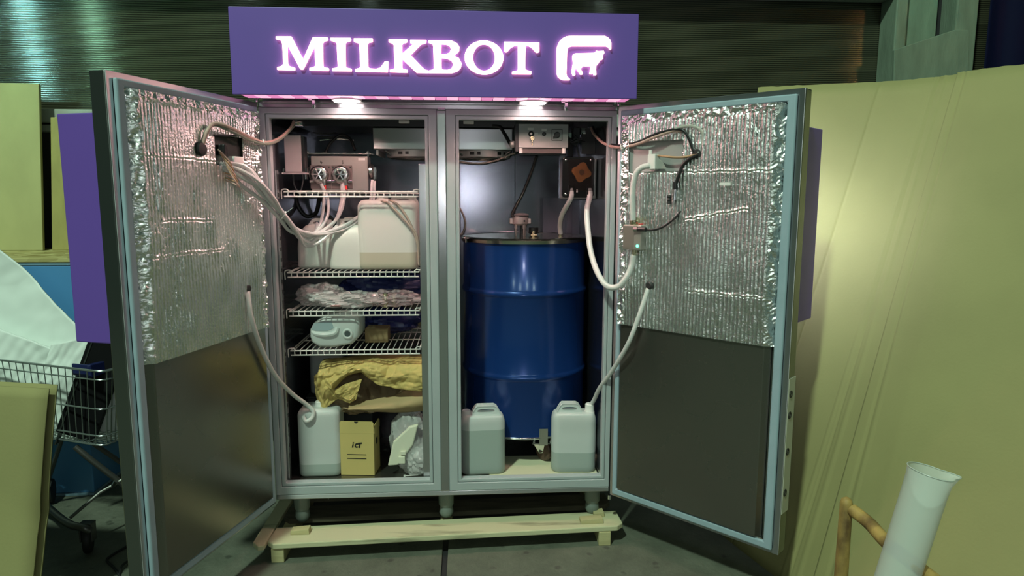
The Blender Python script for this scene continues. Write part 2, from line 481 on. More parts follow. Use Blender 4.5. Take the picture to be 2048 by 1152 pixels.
# ================================================================ setting
fl = struct(mk('floor', MB().box(-6, 6, -8, 1.4, -0.06, -0.012), DARKGAP), 'concrete hall floor with a joint between slabs')
for (x0, x1, y0, y1) in [(-3.6, -0.012, -0.62, 1.4), (0.012, 3.6, -0.62, 1.4), (-3.6, -0.012, -3.6, -0.642), (0.012, 3.6, -3.6, -0.642), (-6, -3.62, -3.6, 1.4), (3.62, 6, -3.6, 1.4), (-6, 6, -8, -3.62)]:
    mk('concrete_slab', MB().box(x0, x1, y0, y1, -0.012, 0.0), CONC, fl, bevel=0.004)

wb = struct(mk('wall_back', MB().box(-6, 6, 1.36, 1.5, 0, 2.0), mat('dark_block_wall', (0.05, 0.055, 0.045), 0.85, var=0.3, vscale=4, bump=0.3, bscale=20)), 'dark lower wall behind the machine')
_pr = []
for k in range(0, 8 * 135):
    zz = 2.0 + k * 0.0122 / 8
    _pr.append((1.3355 - 0.00065 * math.sin(2 * math.pi * zz / 0.0122), zz))
_mb = MB(); _n = len(_pr)
_mb.v = [(-6.0, y, z) for y, z in _pr] + [(6.0, y, z) for y, z in _pr] + [(-6, 1.36, 2.0), (6, 1.36, 2.0), (6, 1.36, _pr[-1][1]), (-6, 1.36, _pr[-1][1])]
_mb.f = [(k, k + 1, _n + k + 1, _n + k) for k in range(_n - 1)] + [(2 * _n, 2 * _n + 3, 2 * _n + 2, 2 * _n + 1)]
struct(mk('window_1', _mb, POLY, smooth=80), 'dark fluted glazing with horizontal ribs')
struct(mk('trim_1', MB().box(-6, 6, 1.26, 1.36, 1.965, 2.04).box(-6, 6, 1.285, 1.36, 1.915, 1.955), PALE, bevel=0.006), 'pale ledge under the fluted glazing')
struct(mk('trim_2', MB().box(-6, 2.70, 1.20, 1.36, 2.735, 2.95).box(-6, 2.70, 1.185, 1.2, 2.735, 2.76), PALE, bevel=0.006), 'pale beam above the fluted glazing')

# ================================================================ cabinet
CAB = thing('vending_cabinet', 'tall two-door stainless milk vending cabinet standing open on a pallet', 'cabinet', (0, 0.37, 0.228))
X0, X1, Z0, Z1, YB = -0.74, 0.74, 0.228, 1.9226, 0.83
mk('side_wall', MB().box(X0, X0 + 0.036, 0.02, YB, Z0, Z1), LINER2, CAB)
mk('side_wall', MB().box(X1 - 0.036, X1, 0.02, YB, Z0, Z1), LINER2, CAB)
bk = mk('back_panel', MB().box(X0 + 0.036, 0.360, 0.775, YB, Z0, Z1), INNER, CAB)
mk('back_panel', MB().box(0.364, X1 - 0.036, 0.773, YB, Z0, Z1), INNER, CAB)
mk('back_post', MB().box(0.640, 0.668, 0.740, 0.773, 0.29, 1.86), BLACK, CAB, label='black cable duct up the back wall')
mk('back_post', MB().box(0.600, 0.628, 0.750, 0.773, 0.29, 1.86), STEEL, CAB)
mk('base_pan', MB().box(X0 + 0.036, X1 - 0.036, 0.02, 0.775, Z0, 0.283), PANEL, CAB)
mk('top_panel', MB().box(X0 + 0.036, X1 - 0.036, 0.02, 0.775, 1.90, Z1), DARKSTEEL, CAB)
mk('machine_hood', MB().box(X0, X1, 0.06, YB, Z1, 2.22), STEEL, CAB, bevel=0.004)
for nm, (x0, x1, a0, a1) in (('l', (-0.739, -0.017, -0.698, -0.067)), ('r', (0.020, 0.739, 0.074, 0.702))):
    fr = mk('door_frame', MB().frame(x0, x1, 0.250, 1.911, a0 - 0.016, a1 + 0.016, 0.287, 1.886, -0.006, 0.03), PVC, CAB, bevel=0.003)
    mk('frame_lip', MB().frame(a0 - 0.0145, a1 + 0.0145, 0.2885, 1.8845, a0, a1, 0.303, 1.869, -0.003, 0.035), PVC, fr, bevel=0.003)
mk('mullion', MB().box(-0.0165, 0.0195, -0.008, 0.03, 0.2505, 1.9045), STEEL, CAB, bevel=0.002)
mk('mullion_bracket', MB().box(-0.012, 0.018, -0.010, 0.0, 1.905, 1.916).cyl((-0.004, -0.014, 1.910), (-0.004, -0.006, 1.910), 0.004, n=8), CHROME, CAB)
mk('bottom_rail', MB().box(X0, X1, -0.004, 0.03, Z0, 0.2495), STEELH, CAB, bevel=0.003)
mk('top_rail', MB().box(X0, X1, 0.0, 0.03, 1.9115, 1.934).box(X0 + 0.02, X1 - 0.02, -0.012, 0.03, 1.928, 1.937), STEELH, CAB, bevel=0.002)
mk('shelf_upright', MB().box(-0.098, -0.064, 0.040, 0.062, 0.295, 1.690), STEEL, CAB, bevel=0.002, label='narrow steel upright holding the shelf ends')
mk('shelf_upright', MB().box(-0.703, -0.690, 0.045, 0.075, 0.295, 1.66), STEEL, CAB, bevel=0.002)
for k in range(26):
    mk('upright_slot', MB().box(-0.6905, -0.6893, 0.054, 0.066, 0.40 + k * 0.046, 0.416 + k * 0.046), DARKGAP, CAB)
for x in (-0.155, 0.115):
    mk('magnet_latch', MB().box(x - 0.022, x + 0.022, 0.036, 0.06, 1.857, 1.869), mat('latch_pink_white', (0.62, 0.55, 0.53), 0.5), CAB, bevel=0.002)
for x in (-0.65, 0.0015, 0.68):
    for y in (0.08, 0.70):
        mk('foot', MB().lathe([(0.036, 0.138), (0.034, 0.060), (0.028, 0.050), (0.031, 0.040), (0.033, 0.022), (0.026, 0.006), (0.020, 0.0)], (x, y, 0.0905), 24), FOOT, CAB, smooth=True)
mk('hanging_chain', MB().ring((-0.535, 0.10, 0.214), 0.008, 0.002, (1, 0, 0), 12, 6).ring((-0.535, 0.10, 0.200), 0.008, 0.002, (0, 1, 0), 12, 6).ring((-0.535, 0.10, 0.186), 0.008, 0.002, (1, 0, 0), 12, 6), CHAIN, CAB)
mk('hanging_chain', MB().ring((-0.06, 0.12, 0.216), 0.008, 0.002, (1, 0, 0), 12, 6).ring((-0.06, 0.12, 0.202), 0.008, 0.002, (0, 1, 0), 12, 6), CHAIN, CAB)

# ---- doors (frame of each: x along the door from the hinge, inner face towards sg*y, z up)
DW, DZ0, DZ1, DT = 0.772, 0.2177, 1.9275, 0.056

def foil_grid(s0, s1, z0, z1, seed, holes, base, sg, seams, ns=300, nz=400):
    s = np.linspace(s0, s1, ns); z = np.linspace(z0, z1, nz)
    S, Z = np.meshgrid(s, z, indexing='ij')
    wob = 0.006 * (vn(S * 9, Z * 5, seed) - .5) + 0.003 * (vn(S * 30, Z * 18, seed + 1) - .5)
    ph = (S + wob) / 0.0152
    fr_ = ph - np.floor(ph) - .5
    ridge = np.exp(-(fr_ / 0.17) ** 2)
    gate = vn(S * 16, Z * 9, seed + 2)
    amp = 0.0012 + 0.0030 * gate ** 1.3
    d = ridge * amp * 1.2
    cr_ = facet(S * 52, Z * 30, seed + 3, 3)
    d += 0.0055 * cr_ * (0.06 + 0.80 * vn(S * 6, Z * 6, seed + 4) ** 2)
    d += 0.0030 * facet(S * 120, Z * 70, seed + 6, 2) * (0.12 + 0.70 * vn(S * 11, Z * 9, seed + 7) ** 2)
    d += 0.014 * (vn(S * 4, Z * 4, seed + 8) - .5)
    # taped rim: crumpled crosswise
    rim = np.minimum.reduce([S - s0, s1 - S, z1 - Z])
    w = np.clip((0.036 - rim) / 0.012, 0, 1)
    d = d * (1 - w) + w * (0.013 * facet(S * 60, Z * 60, seed + 11, 3) + 0.002)
    for (za, sa, sb, tilt) in seams:
        zz = Z - za - tilt * (S - sa)
        inside = ((S > sa) & (S < sb)).astype(float)
        jag = 0.006 * (vn(S * 60, zz * 0, seed + 15) - .5)
        d += inside * 0.0026 * np.exp(-((zz - jag) / 0.004) ** 2) * (0.4 + vn(S * 80, zz * 60, seed + 17))
        d -= inside * 0.0026 * np.exp(-((zz + 0.005 - jag) / 0.002) ** 2)
    # wrap the free edge back over the slanted side of the panel
    Y = base + d
    side = np.clip((S - (s1 - 0.032)) / 0.032, 0, 1)
    Y = Y - side * (base - 0.003)
    P = np.stack([S - side * 0.0, sg * Y, Z], -1)
    keep = np.ones((ns - 1, nz - 1), bool)
    sm = (s[:-1] + s[1:]) / 2; zm = (z[:-1] + z[1:]) / 2
    for (a, b, c, dd) in holes:
        keep &= ~(((sm > a) & (sm < b))[:, None] & ((zm > c) & (zm < dd))[None, :])
    return gridmesh(P, keep)

def door(sg, ang, hinge, lab, holes, seams, seed, boxdepth, boxin):
    # slab
    a, b = (0, -DT * sg)
    o = mk('door', MB().box(0.004, DW, min(a, b), max(a, b), DZ0, DZ1), DARKSTEEL, None, bevel=0.004, label=lab)
    o.parent = CAB
    o.location = Vector(hinge) - Vector((0, 0.37, 0.228))
    o.rotation_euler = (0, 0, ang)
    ORIG[o.name] = Vector((0, 0, 0))
    def yb(y0, y1): return (min(sg * y0, sg * y1), max(sg * y0, sg * y1))
    # stainless rim on the inner face
    y0, y1 = yb(0.0, 0.004)
    mk('door_rim', MB().frame(0.004, DW, DZ0, DZ1, 0.03, DW - 0.024, DZ0 + 0.02, DZ1 - 0.024, y0, y1), STEELH, o, bevel=0.0015)
    y0, y1 = yb(0.003, 0.019)
    mk('gasket', MB().frame(0.024, 0.749, 0.232, 1.9085, 0.046, 0.7165, 0.262, 1.884, y0, y1), GASKET, o, bevel=0.006, seg=3)
    # proud inner panel with slanted free side
    t = 0.024
    q = [(0.054, 0.004), (0.054, t), (0.684, t), (0.706, 0.004)]
    mk('inner_panel', MB().prism(q, lambda p, r, z: (p, sg * r, z), 0.268, 1.878), PANEL, o, bevel=0.002)
    mk('panel_edge_trim', MB().box(0.049, 0.0535, *yb(0.004, 0.016), 0.266, 1.012).box(0.049, 0.712, *yb(0.004, 0.012), 0.2625, 0.2675), CHROME if sg < 0 else GASKET, o)
    mk('foil_insulation', foil_grid(0.047, 0.7145, 1.013, 1.883, seed, holes, t + 0.0105, sg, seams), FOIL, o, smooth=75, label='crinkled silver bubble foil insulation')
    for (ha, hb, hc, hd) in holes:
        mk('cutout_plate', MB().box(ha - 0.01, hb + 0.01, *yb(t - 0.0005, t + 0.0015), hc - 0.01, hd + 0.01), GREYBOX if sg < 0 else DARKSTEEL, o)
    # purple dispensing box on the outside
    y0, y1 = yb(-DT - 0.0005, -DT - boxdepth)
    bx = mk('dispenser_housing', MB().box(0.09, DW - boxin, y0, y1, 1.085, 1.808), PURPLE, o, bevel=0.004, label='purple dispenser housing on the outer face')
    return o, yb

AL = math.atan2(-0.957487, -0.288489)
AR = math.atan2(-0.729375, 0.684113)
DOORL, ybl = door(1, AL, (-0.742, -0.0075, 0), 'left door swung open, foil-lined inside',
    [(0.165, 0.330, 1.665, 1.775)], [(1.683, 0.06, 0.69, 0.004), (1.360, 0.30, 0.69, 0.0), (1.47, 0.36, 0.62, 0.03), (1.56, 0.05, 0.22, -0.25)], 11, 0.160, 0.030)
DOORR, ybr = door(-1, AR, (0.742, -0.0075, 0), 'right door swung open, foil-lined inside',
    [(0.085, 0.330, 1.655, 1.775)], [(1.652, 0.35, 0.70, 0.0), (1.655, 0.06, 0.34, 0.0), (1.19, 0.36, 0.70, 0.01), (1.47, 0.35, 0.60, 0.18)], 47, 0.215, 0.030)
mk('door_stop_strip', MB().box(DW + 0.0005, DW + 0.003, -0.001, DT + 0.002, 0.38, 0.90), mat('pale_tape', (0.50, 0.50, 0.40), 0.6), DOORR, label='pale printed tape strip on the free edge')
for z in (0.46, 0.62, 0.76, 0.84):
    mk('tape_emblem', MB().ring((DW + 0.003, 0.018, z), 0.012, 0.0025, (1, 0, 0), 14, 6).bar((DW + 0.0035, 0.010, z - 0.012), (DW + 0.0035, 0.026, z + 0.012), 0.002, 0.003), INK, DOORR)
mk('hinge_pin', MB().cyl((0.742, -0.012, 1.930), (0.742, -0.012, 1.958), 0.009, n=12).cyl((0.742, -0.012, 0.196), (0.742, -0.012, 0.216), 0.010, n=12), CHROME, CAB, smooth=True)
mk('hinge_pin', MB().cyl((-0.742, -0.012, 1.930), (-0.742, -0.012, 1.958), 0.009, n=12), CHROME, CAB, smooth=True)
# outside lamp over the dispensing niche of the right door
mk('niche_lamp', MB().box(0.36, 0.60, DT + 0.215, DT + 0.221, 1.485, 1.540), LAMP, DOORR, label='lit strip lamp over the dispensing niche')
_ln = Vector((0.729, 0.684, 0))
_lp = Vector((0.742, 0, 0)) + Vector((0.684, -0.729, 0)) * 0.48 + _ln * (DT + 0.235) + Vector((0, 0, 1.512))
light('niche_lamp_light', 'AREA', _lp, _lp + _ln + Vector((0.0, 0, -0.15)), 4.4, (0.74, 0.83, 1.0), shape='RECTANGLE', size=0.22, size_y=0.05)

# ================================================================ sign
SIGN = thing('illuminated_sign', 'purple header sign with glowing white MILKBOT letters and cow emblem', 'sign', (0, -0.07, 1.935))
mk('sign_face', MB().box(-0.7743, 0.7725, -0.200, -0.186, 1.9346, 2.2524), PURPLE, SIGN, bevel=0.002)
mk('sign_box', MB().box(-0.765, 0.763, -0.186, 0.055, 1.962, 2.245), PURPLE, SIGN)
mk('canopy_plate', MB().box(-0.757, 0.755, -0.185, -0.013, 1.9555, 1.9615), DARKSTEEL, SIGN)
mk('led_channel', MB().box(-0.757, 0.755, -0.1858, -0.0815, 1.9422, 1.9553), DARKSTEEL, SIGN)
def flat(polys, y0, y1):
    """polygon with holes (x, z) extruded in y, by triangulation"""
    cu = bpy.data.curves.new('tmp', 'CURVE'); cu.dimensions = '2D'; cu.fill_mode = 'BOTH'
    cu.extrude = abs(y1 - y0) / 2
    for pl in polys:
        sp = cu.splines.new('POLY'); sp.points.add(len(pl) - 1); sp.use_cyclic_u = True
        for k, (x, z) in enumerate(pl): sp.points[k].co = (x, z, 0, 1)
    ob = bpy.data.objects.new('tmp', cu); C.objects.link(ob)
    bpy.context.view_layer.update()
    me = ob.evaluated_get(bpy.context.evaluated_depsgraph_get()).to_mesh()
    mb = MB(); ym = (y0 + y1) / 2
    mb.v = [(v.co.x, ym - v.co.z, v.co.y) for v in me.vertices]
    mb.f = [tuple(p.vertices) for p in me.polygons]
    bpy.data.objects.remove(ob); bpy.data.curves.remove(cu)
    return mb
def ell(pl_c, rx, rz, n=40):
    return [(pl_c[0] + rx * math.cos(2 * math.pi * k / n), pl_c[1] + rz * math.sin(2 * math.pi * k / n)) for k in range(n)]
LETTERS = [  # outlines and many literal points below: image pixels unprojected at chosen depths
 ('M', [[(-0.6017, 2.1449),(-0.5453, 2.1458),(-0.5047, 2.0627),(-0.4656, 2.1439),(-0.4120, 2.1440),(-0.4123, 2.1341),(-0.4246, 2.1305),(-0.4309, 2.1234),(-0.4318, 2.0400),(-0.4279, 2.0358),(-0.4117, 2.0328),(-0.4119, 2.0240),(-0.4823, 2.0241),(-0.4819, 2.0326),(-0.4661, 2.0358),(-0.4598, 2.0409),(-0.4607, 2.1135),(-0.5070, 2.0278),(-0.5167, 2.0276),(-0.5621, 2.1177),(-0.5632, 2.0494),(-0.5573, 2.0383),(-0.5368, 2.0324),(-0.5371, 2.0249),(-0.6019, 2.0250),(-0.6015, 2.0335),(-0.5852, 2.0379),(-0.5783, 2.0455),(-0.5788, 2.1162),(-0.5813, 2.1272),(-0.5886, 2.1333),(-0.6021, 2.1355)]]),
 ('I', [[(-0.4001, 2.1432),(-0.3261, 2.1434),(-0.3264, 2.1337),(-0.3408, 2.1298),(-0.3470, 2.1247),(-0.3480, 2.0412),(-0.3436, 2.0350),(-0.3263, 2.0315),(-0.3266, 2.0232),(-0.3982, 2.0232),(-0.3979, 2.0317),(-0.3820, 2.0345),(-0.3768, 2.0383),(-0.3781, 2.1168),(-0.3803, 2.1267),(-0.3891, 2.1303),(-0.4004, 2.1338)]]),
 ('L', [[(-0.3136, 2.1426),(-0.2445, 2.1430),(-0.2447, 2.1313),(-0.2591, 2.1291),(-0.2644, 2.1223),(-0.2640, 2.0398),(-0.2565, 2.0336),(-0.2333, 2.0327),(-0.2178, 2.0372),(-0.2005, 2.0600),(-0.1884, 2.0602),(-0.1911, 2.0214),(-0.3127, 2.0223),(-0.3125, 2.0304),(-0.2975, 2.0344),(-0.2928, 2.0394),(-0.2947, 2.1193),(-0.2988, 2.1267),(-0.3140, 2.1307)]]),
 ('K', [[(-0.1846, 2.1407),(-0.1157, 2.1413),(-0.1167, 2.1321),(-0.1309, 2.1281),(-0.1349, 2.1231),(-0.1350, 2.0893),(-0.0941, 2.1242),(-0.0954, 2.1274),(-0.1036, 2.1298),(-0.1042, 2.1398),(-0.0431, 2.1402),(-0.0442, 2.1307),(-0.0632, 2.1254),(-0.1039, 2.0855),(-0.0632, 2.0438),(-0.0491, 2.0314),(-0.0364, 2.0290),(-0.0365, 2.0209),(-0.0817, 2.0209),(-0.1354, 2.0705),(-0.1357, 2.0378),(-0.1314, 2.0328),(-0.1167, 2.0305),(-0.1174, 2.0209),(-0.1831, 2.0220),(-0.1829, 2.0296),(-0.1689, 2.0323),(-0.1642, 2.0374),(-0.1658, 2.1188),(-0.1695, 2.1263),(-0.1848, 2.1318)]]),
 ('B', [[(-0.0353, 2.1396),(0.0289, 2.1401),(0.0548, 2.1385),(0.0729, 2.1301),(0.0819, 2.1164),(0.0791, 2.1013),(0.0595, 2.0851),(0.0789, 2.0761),(0.0897, 2.0560),(0.0852, 2.0408),(0.0720, 2.0279),(0.0510, 2.0211),(-0.0339, 2.0205),(-0.0338, 2.0291),(-0.0218, 2.0318),(-0.0160, 2.0369),(-0.0175, 2.1199),(-0.0205, 2.1273),(-0.0354, 2.1321)], [(0.0132, 2.1274),(0.0313, 2.1269),(0.0455, 2.1196),(0.0493, 2.1084),(0.0440, 2.0957),(0.0283, 2.0892),(0.0122, 2.0890)], [(0.0126, 2.0764),(0.0334, 2.0754),(0.0515, 2.0669),(0.0579, 2.0531),(0.0512, 2.0378),(0.0329, 2.0317),(0.0225, 2.0323),(0.0126, 2.0360)]]),
 ('O', 'O'),
 ('T', [[(0.2519, 2.1386),(0.3865, 2.1382),(0.3868, 2.1046),(0.3794, 2.1012),(0.3736, 2.1031),(0.3582, 2.1194),(0.3476, 2.1255),(0.3344, 2.1273),(0.3322, 2.0441),(0.3354, 2.0365),(0.3566, 2.0304),(0.3561, 2.0210),(0.2826, 2.0205),(0.2826, 2.0289),(0.3005, 2.0322),(0.3053, 2.0387),(0.3042, 2.1269),(0.2897, 2.1246),(0.2766, 2.1181),(0.2635, 2.1028),(0.2582, 2.1014),(0.2519, 2.1064)]]),
]
for nm, polys in LETTERS:
    if polys == 'O':
        c = (0.1748, 2.0800); e = (0.2488, 2.0810); t = (0.1750, 2.1422)
        rx = abs(e[0] - c[0]); rz = abs(t[1] - c[1])
        polys = [ell(c, rx, rz), ell(c, rx * 160 / 282, rz * 195 / 247)]
    mk('letter', flat(polys, -0.212, -0.2005), LETTER, SIGN)
mk('emblem_bracket', flat([[(0.4540, 2.1119),(0.4566, 2.1278),(0.4638, 2.1430),(0.4747, 2.1546),(0.4894, 2.1623),(0.5079, 2.1654),(0.6378, 2.1670),(0.6509, 2.1619),(0.6595, 2.1532),(0.6649, 2.1399),(0.6653, 2.1186),(0.6622, 2.1168),(0.6593, 2.1189),(0.6545, 2.1264),(0.6460, 2.1299),(0.5121, 2.1278),(0.5011, 2.1241),(0.4956, 2.1178),(0.4938, 2.1107),(0.4922, 2.0234),(0.4951, 2.0135),(0.5064, 2.0038),(0.5055, 2.0011),(0.4822, 2.0008),(0.4691, 2.0052),(0.4597, 2.0131),(0.4559, 2.0247)]], -0.212, -0.2005), LETTER, SIGN)
mk('cow_emblem', flat([[(0.5163, 2.0950),(0.5200, 2.0986),(0.5292, 2.1002),(0.5962, 2.1030),(0.6073, 2.1071),(0.6063, 2.1124),(0.6147, 2.1098),(0.6315, 2.1110),(0.6348, 2.1128),(0.6391, 2.1040),(0.6346, 2.0977),(0.6323, 2.0914),(0.6339, 2.0825),(0.6312, 2.0792),(0.6210, 2.0761),(0.6174, 2.0662),(0.6074, 2.0544),(0.6067, 2.0410),(0.6093, 2.0222),(0.6000, 2.0208),(0.5965, 2.0355),(0.5950, 2.0471),(0.5928, 2.0372),(0.5939, 2.0247),(0.5827, 2.0245),(0.5840, 2.0335),(0.5878, 2.0547),(0.5672, 2.0539),(0.5560, 2.0555),(0.5524, 2.0483),(0.5469, 2.0447),(0.5556, 2.0269),(0.5551, 2.0233),(0.5468, 2.0226),(0.5396, 2.0329),(0.5291, 2.0475),(0.5250, 2.0327),(0.5271, 2.0211),(0.5249, 2.0180),(0.5189, 2.0180),(0.5139, 2.0290),(0.5160, 2.0541),(0.5186, 2.0648),(0.5156, 2.0826)]], -0.212, -0.2005), LETTER, SIGN)
# LED channel behind the face's lower edge
x = -0.752; k = 0
while x < 0.745:
    w = 0.046
    mk('led_segment', MB().box(x, min(x + w - 0.003, 0.752), -0.1855, -0.082, 1.9372, 1.9420), LEDPALE if k % 2 else LEDPINK, SIGN)
    x += w; k += 1
for x in (-0.373, 0.378):
    dl_ = mk('downlight', MB().lathe([(0.056, 0.016), (0.060, 0.006), (0.058, 0.0)], (x, -0.062, 1.9325), 28), WHITE, SIGN, smooth=True)
    mk('lamp_lens', MB().lathe([(0.052, 0.003), (0.050, -0.004), (0.030, -0.007)], (x, -0.062, 1.932), 28), LAMP, dl_, smooth=True)
    light('downlight_light', 'SPOT', (x, -0.112, 1.921), (x, -0.115, 0.0), 15, (1.0, 0.58, 0.52), spot_size=math.radians(165), spot_blend=0.6, shadow_soft_size=0.045)
for x in (-0.505, 0.515):
    mk('canopy_hook', MB().box(x - 0.006, x + 0.006, -0.062, -0.050, 1.914, 1.9555).box(x - 0.020, x + 0.006, -0.062, -0.050, 1.934, 1.938).cyl((x, -0.056, 1.902), (x, -0.056, 1.914), 0.005, 0.007, 8), CHROME, SIGN)
# ================================================================ wire shelves
def wire_shelf(z, label, x0=-0.672, x1=-0.108, y0=0.082, y1=0.56):
    t = thing('wire_shelf', label, 'shelf', ((x0 + x1) / 2, (y0 + y1) / 2, z - 0.02), 'wire shelves in the left half')
    fr = MB()
    for zz, rr in ((z, 0.0034), (z - 0.020, 0.0034)):
        fr.tube([(x0, y0, zz), (x1, y0, zz)], rr, 6)
        fr.tube([(x0, y1, zz), (x1, y1, zz)], rr, 6)
    for xx in (x0, x1):
        fr.tube([(xx, y0, z), (xx, y1, z)], 0.0034, 6)
    fr.tube([(x0, (y0 + y1) / 2, z - 0.006), (x1, (y0 + y1) / 2, z - 0.006)], 0.003, 6)
    for s, xx in ((-1, x0), (1, x1)):
        fr.tube(cr([(xx + s * 0.012, y0 + 0.004, z - 0.030), (xx + s * 0.012, y0 + 0.002, z + 0.002), (xx + s * 0.004, y0, z + 0.010), (xx - s * 0.012, y0, z + 0.010), (xx - s * 0.020, y0, z)], 4), 0.0028, 6)
    mk('frame', fr, WIREM, t, smooth=True)
    n = 22
    first = None; firstr = None
    for k in range(n):
        xx = x0 + 0.016 + (x1 - x0 - 0.032) * k / (n - 1)
        if first is None:
            first = mk('wire', MB().tube([(xx, y0 - 0.002, z + 0.004), (xx, y1, z + 0.004)], 0.0022, 5), WIREM, t, smooth=True)
            firstr = mk('rung', MB().tube([(xx, y0, z + 0.002), (xx, y0 - 0.001, z - 0.020)], 0.0024, 5), WIREM, t, smooth=True)
            xf = xx
        else:
            for src in (first, firstr):
                c = src.copy(); C.objects.link(c); c.parent = t; c.location = (xx - xf, 0, 0)
    return t
wire_shelf(1.571, 'top wire shelf, just below the twin pump panel')
wire_shelf(1.224, 'second wire shelf, carrying three white cans')
wire_shelf(1.053, 'third wire shelf, heaped with clear plastic bags')
wire_shelf(0.878, 'lowest wire shelf, under the lying plastic jug')

# ================================================================ jerry cans
def rrect(w, d, r, z, n=6, cx=0, cy=0):
    out = []
    r = min(r, w / 2 - 1e-4, d / 2 - 1e-4)
    for (sx, sy, a0) in ((1, 1, 0), (-1, 1, 90), (-1, -1, 180), (1, -1, 270)):
        for k in range(n + 1):
            a = math.radians(a0 + 90 * k / n)
            out.append((cx + sx * (w / 2 - r) + r * math.cos(a), cy + sy * (d / 2 - r) + r * math.sin(a), z))
    return out

def jerry_can(name, label, loc, w, d, h, m, rot=0, handle=None, neck=None, level=None, liq=None, feet=False, body_top=0.86, group=None, shoulder=0.70, sh_w=0.72, ribs=(), r=None, cap=None):
    t = thing(name, label, 'canister', loc, group)
    M = Matrix.Translation(Vector(loc)) @ Matrix.Rotation(rot, 4, 'Z')
    r = r or min(w, d) * 0.26
    prof = [(0.0, 0.86, r * .7), (0.012, 0.95, r * .9), (0.035, 1.0, r)]
    for z in np.linspace(0.09, shoulder, 7):
        prof.append((float(z), 1.0, r))
    if level:
        prof += [(level - 0.001, 1.0, r), (level + 0.001, 1.0, r)]; prof.sort(key=lambda q: q[0])
    for k in range(1, 6):
        a = k / 5 * math.pi / 2
        prof.append((shoulder + (body_top - shoulder) * math.sin(a), 1 - (1 - sh_w) * (1 - math.cos(a)), r * (1 - 0.2 * k / 5)))
    rings = []
    for zf, sc, rr in prof:
        scw = sc
        for rb in ribs:
            if abs(zf - rb) < 0.02: scw = sc * 0.988
        ring = rrect(w * scw, d * sc, rr, zf * h)
        if feet and zf < 0.05:
            ring = [(x, y, z + 0.020 * max(0, math.cos(min(1.57, abs(x) / (0.28 * w) * 1.57))) * (1 if y < 0.02 else 0.4)) for x, y, z in ring]
        rings.append(ring)
    b = mk('body', MB().loft(rings).xf(M), m, t, smooth=50)
    if level:
        b.data.materials.append(HDPEY if liq else HDPEF)
        for pg in b.data.polygons:
            if pg.center[2] < level * h: pg.material_index = 1
        lr = [rrect(w * (0.84 if i == 0 else 0.965), d * (0.84 if i == 0 else 0.955), r * .9, z * h) for i, z in enumerate((0.02, 0.05, level * 0.6, level))]
        mk('liquid', MB().loft(lr).xf(M), liq or LIQ, t, smooth=40, label='liquid filling the lower part')
    if handle:
        x0, x1, zt, hz = handle       # grip block with a slot, in body widths / heights
        zb = body_top - 0.05
        o_ = [(x0 - 0.09, zb), (x0 - 0.07, body_top - 0.01), (x0 - 0.03, body_top + 0.05), (x0 + 0.02, zt - 0.025), (x0 + 0.06, zt), (x1 - 0.08, zt), (x1 - 0.02, zt - 0.02), (x1 + 0.04, body_top + 0.04), (x1 + 0.08, body_top - 0.02), (x1 + 0.09, zb)]
        hm = (x0 + x1) / 2; hw = (x1 - x0) * 0.36
        def cast(ang):
            dx, dz = math.cos(ang), math.sin(ang); best = None
            for (ax_, az_), (bx_2, bz_2) in zip(o_, o_[1:] + o_[:1]):
                ex, ez = (bx_2 - ax_), (bz_2 - az_); den = dx * ez - dz * ex
                if abs(den) < 1e-9: continue
                tt = ((ax_ - hm) * ez - (az_ - hz) * ex) / den; uu = ((ax_ - hm) * dz - (az_ - hz) * dx) / den
                if tt > 0 and -1e-6 <= uu <= 1 + 1e-6 and (best is None or tt < best): best = tt
            return (hm + dx * best, hz + dz * best)
        angs = sorted([2 * math.pi * k / 28 for k in range(28)] + [math.atan2(z_ - hz, x_ - hm) % (2 * math.pi) for x_, z_ in o_])
        hw_, hh_ = hw, 0.026
        rings_ = []
        for yy_, grow in ((-d * 0.20, 0.0), (-d * 0.24, -0.018), (d * 0.24, -0.018), (d * 0.20, 0.0)):
            rings_.append([( (hm + (cast(a)[0] - hm) * (1 + grow * 2)) * w, yy_, (hz + (cast(a)[1] - hz) * (1 + grow * 2)) * h) for a in angs])
        inner = []
        for yy_ in (d * 0.20, -d * 0.20):
            inner.append([((hm + hw_ * math.copysign(abs(math.cos(a)) ** 0.6, math.cos(a))) * w, yy_, (hz + hh_ * math.copysign(abs(math.sin(a)) ** 0.7, math.sin(a))) * h) for a in angs])
        mk('handle', MB().loft(rings_ + inner + [rings_[0]], cap=False).xf(M), m, t, smooth=50)
    if neck:
        nx, nr, nz = neck
        mk('neck', MB().lathe([(nr * 1.15, body_top * h - 0.02), (nr * 1.1, body_top * h), (nr, body_top * h + 0.006), (nr, nz * h - 0.004), (nr * .8, nz * h)], (nx * w, 0, 0), 20).xf(M), cap or m, t, smooth=40)
    return t

FZ = 0.2845
jerry_can('jerry_can', 'white jerry can below the drum, beside the centre post, half full', (0.172, 0.132, FZ), 0.205, 0.108, 0.318, HDPE, 0.05, handle=(-0.20, 0.33, 1.0, 0.925), level=0.67, body_top=0.87, shoulder=0.70, sh_w=0.80, r=0.038, neck=(-0.37, 0.020, 0.93))
jerry_can('jerry_can', 'white jerry can below the drum with the right drain hose in its neck', (0.594, 0.130, FZ), 0.206, 0.108, 0.322, HDPE, -0.06, handle=(-0.33, 0.13, 1.0, 0.925), neck=(0.36, 0.021, 0.985), level=0.30, body_top=0.87, shoulder=0.72, sh_w=0.84, r=0.038, cap=WHITE)
jerry_can('jerry_can', 'white jerry can beside the small carton with the left drain hose', (-0.572, 0.175, FZ), 0.190, 0.150, 0.330, HDPE, 0.02, neck=(-0.02, 0.021, 1.02), level=0.18, feet=True, body_top=0.955, shoulder=0.86, sh_w=0.72, r=0.030, cap=WHITE)
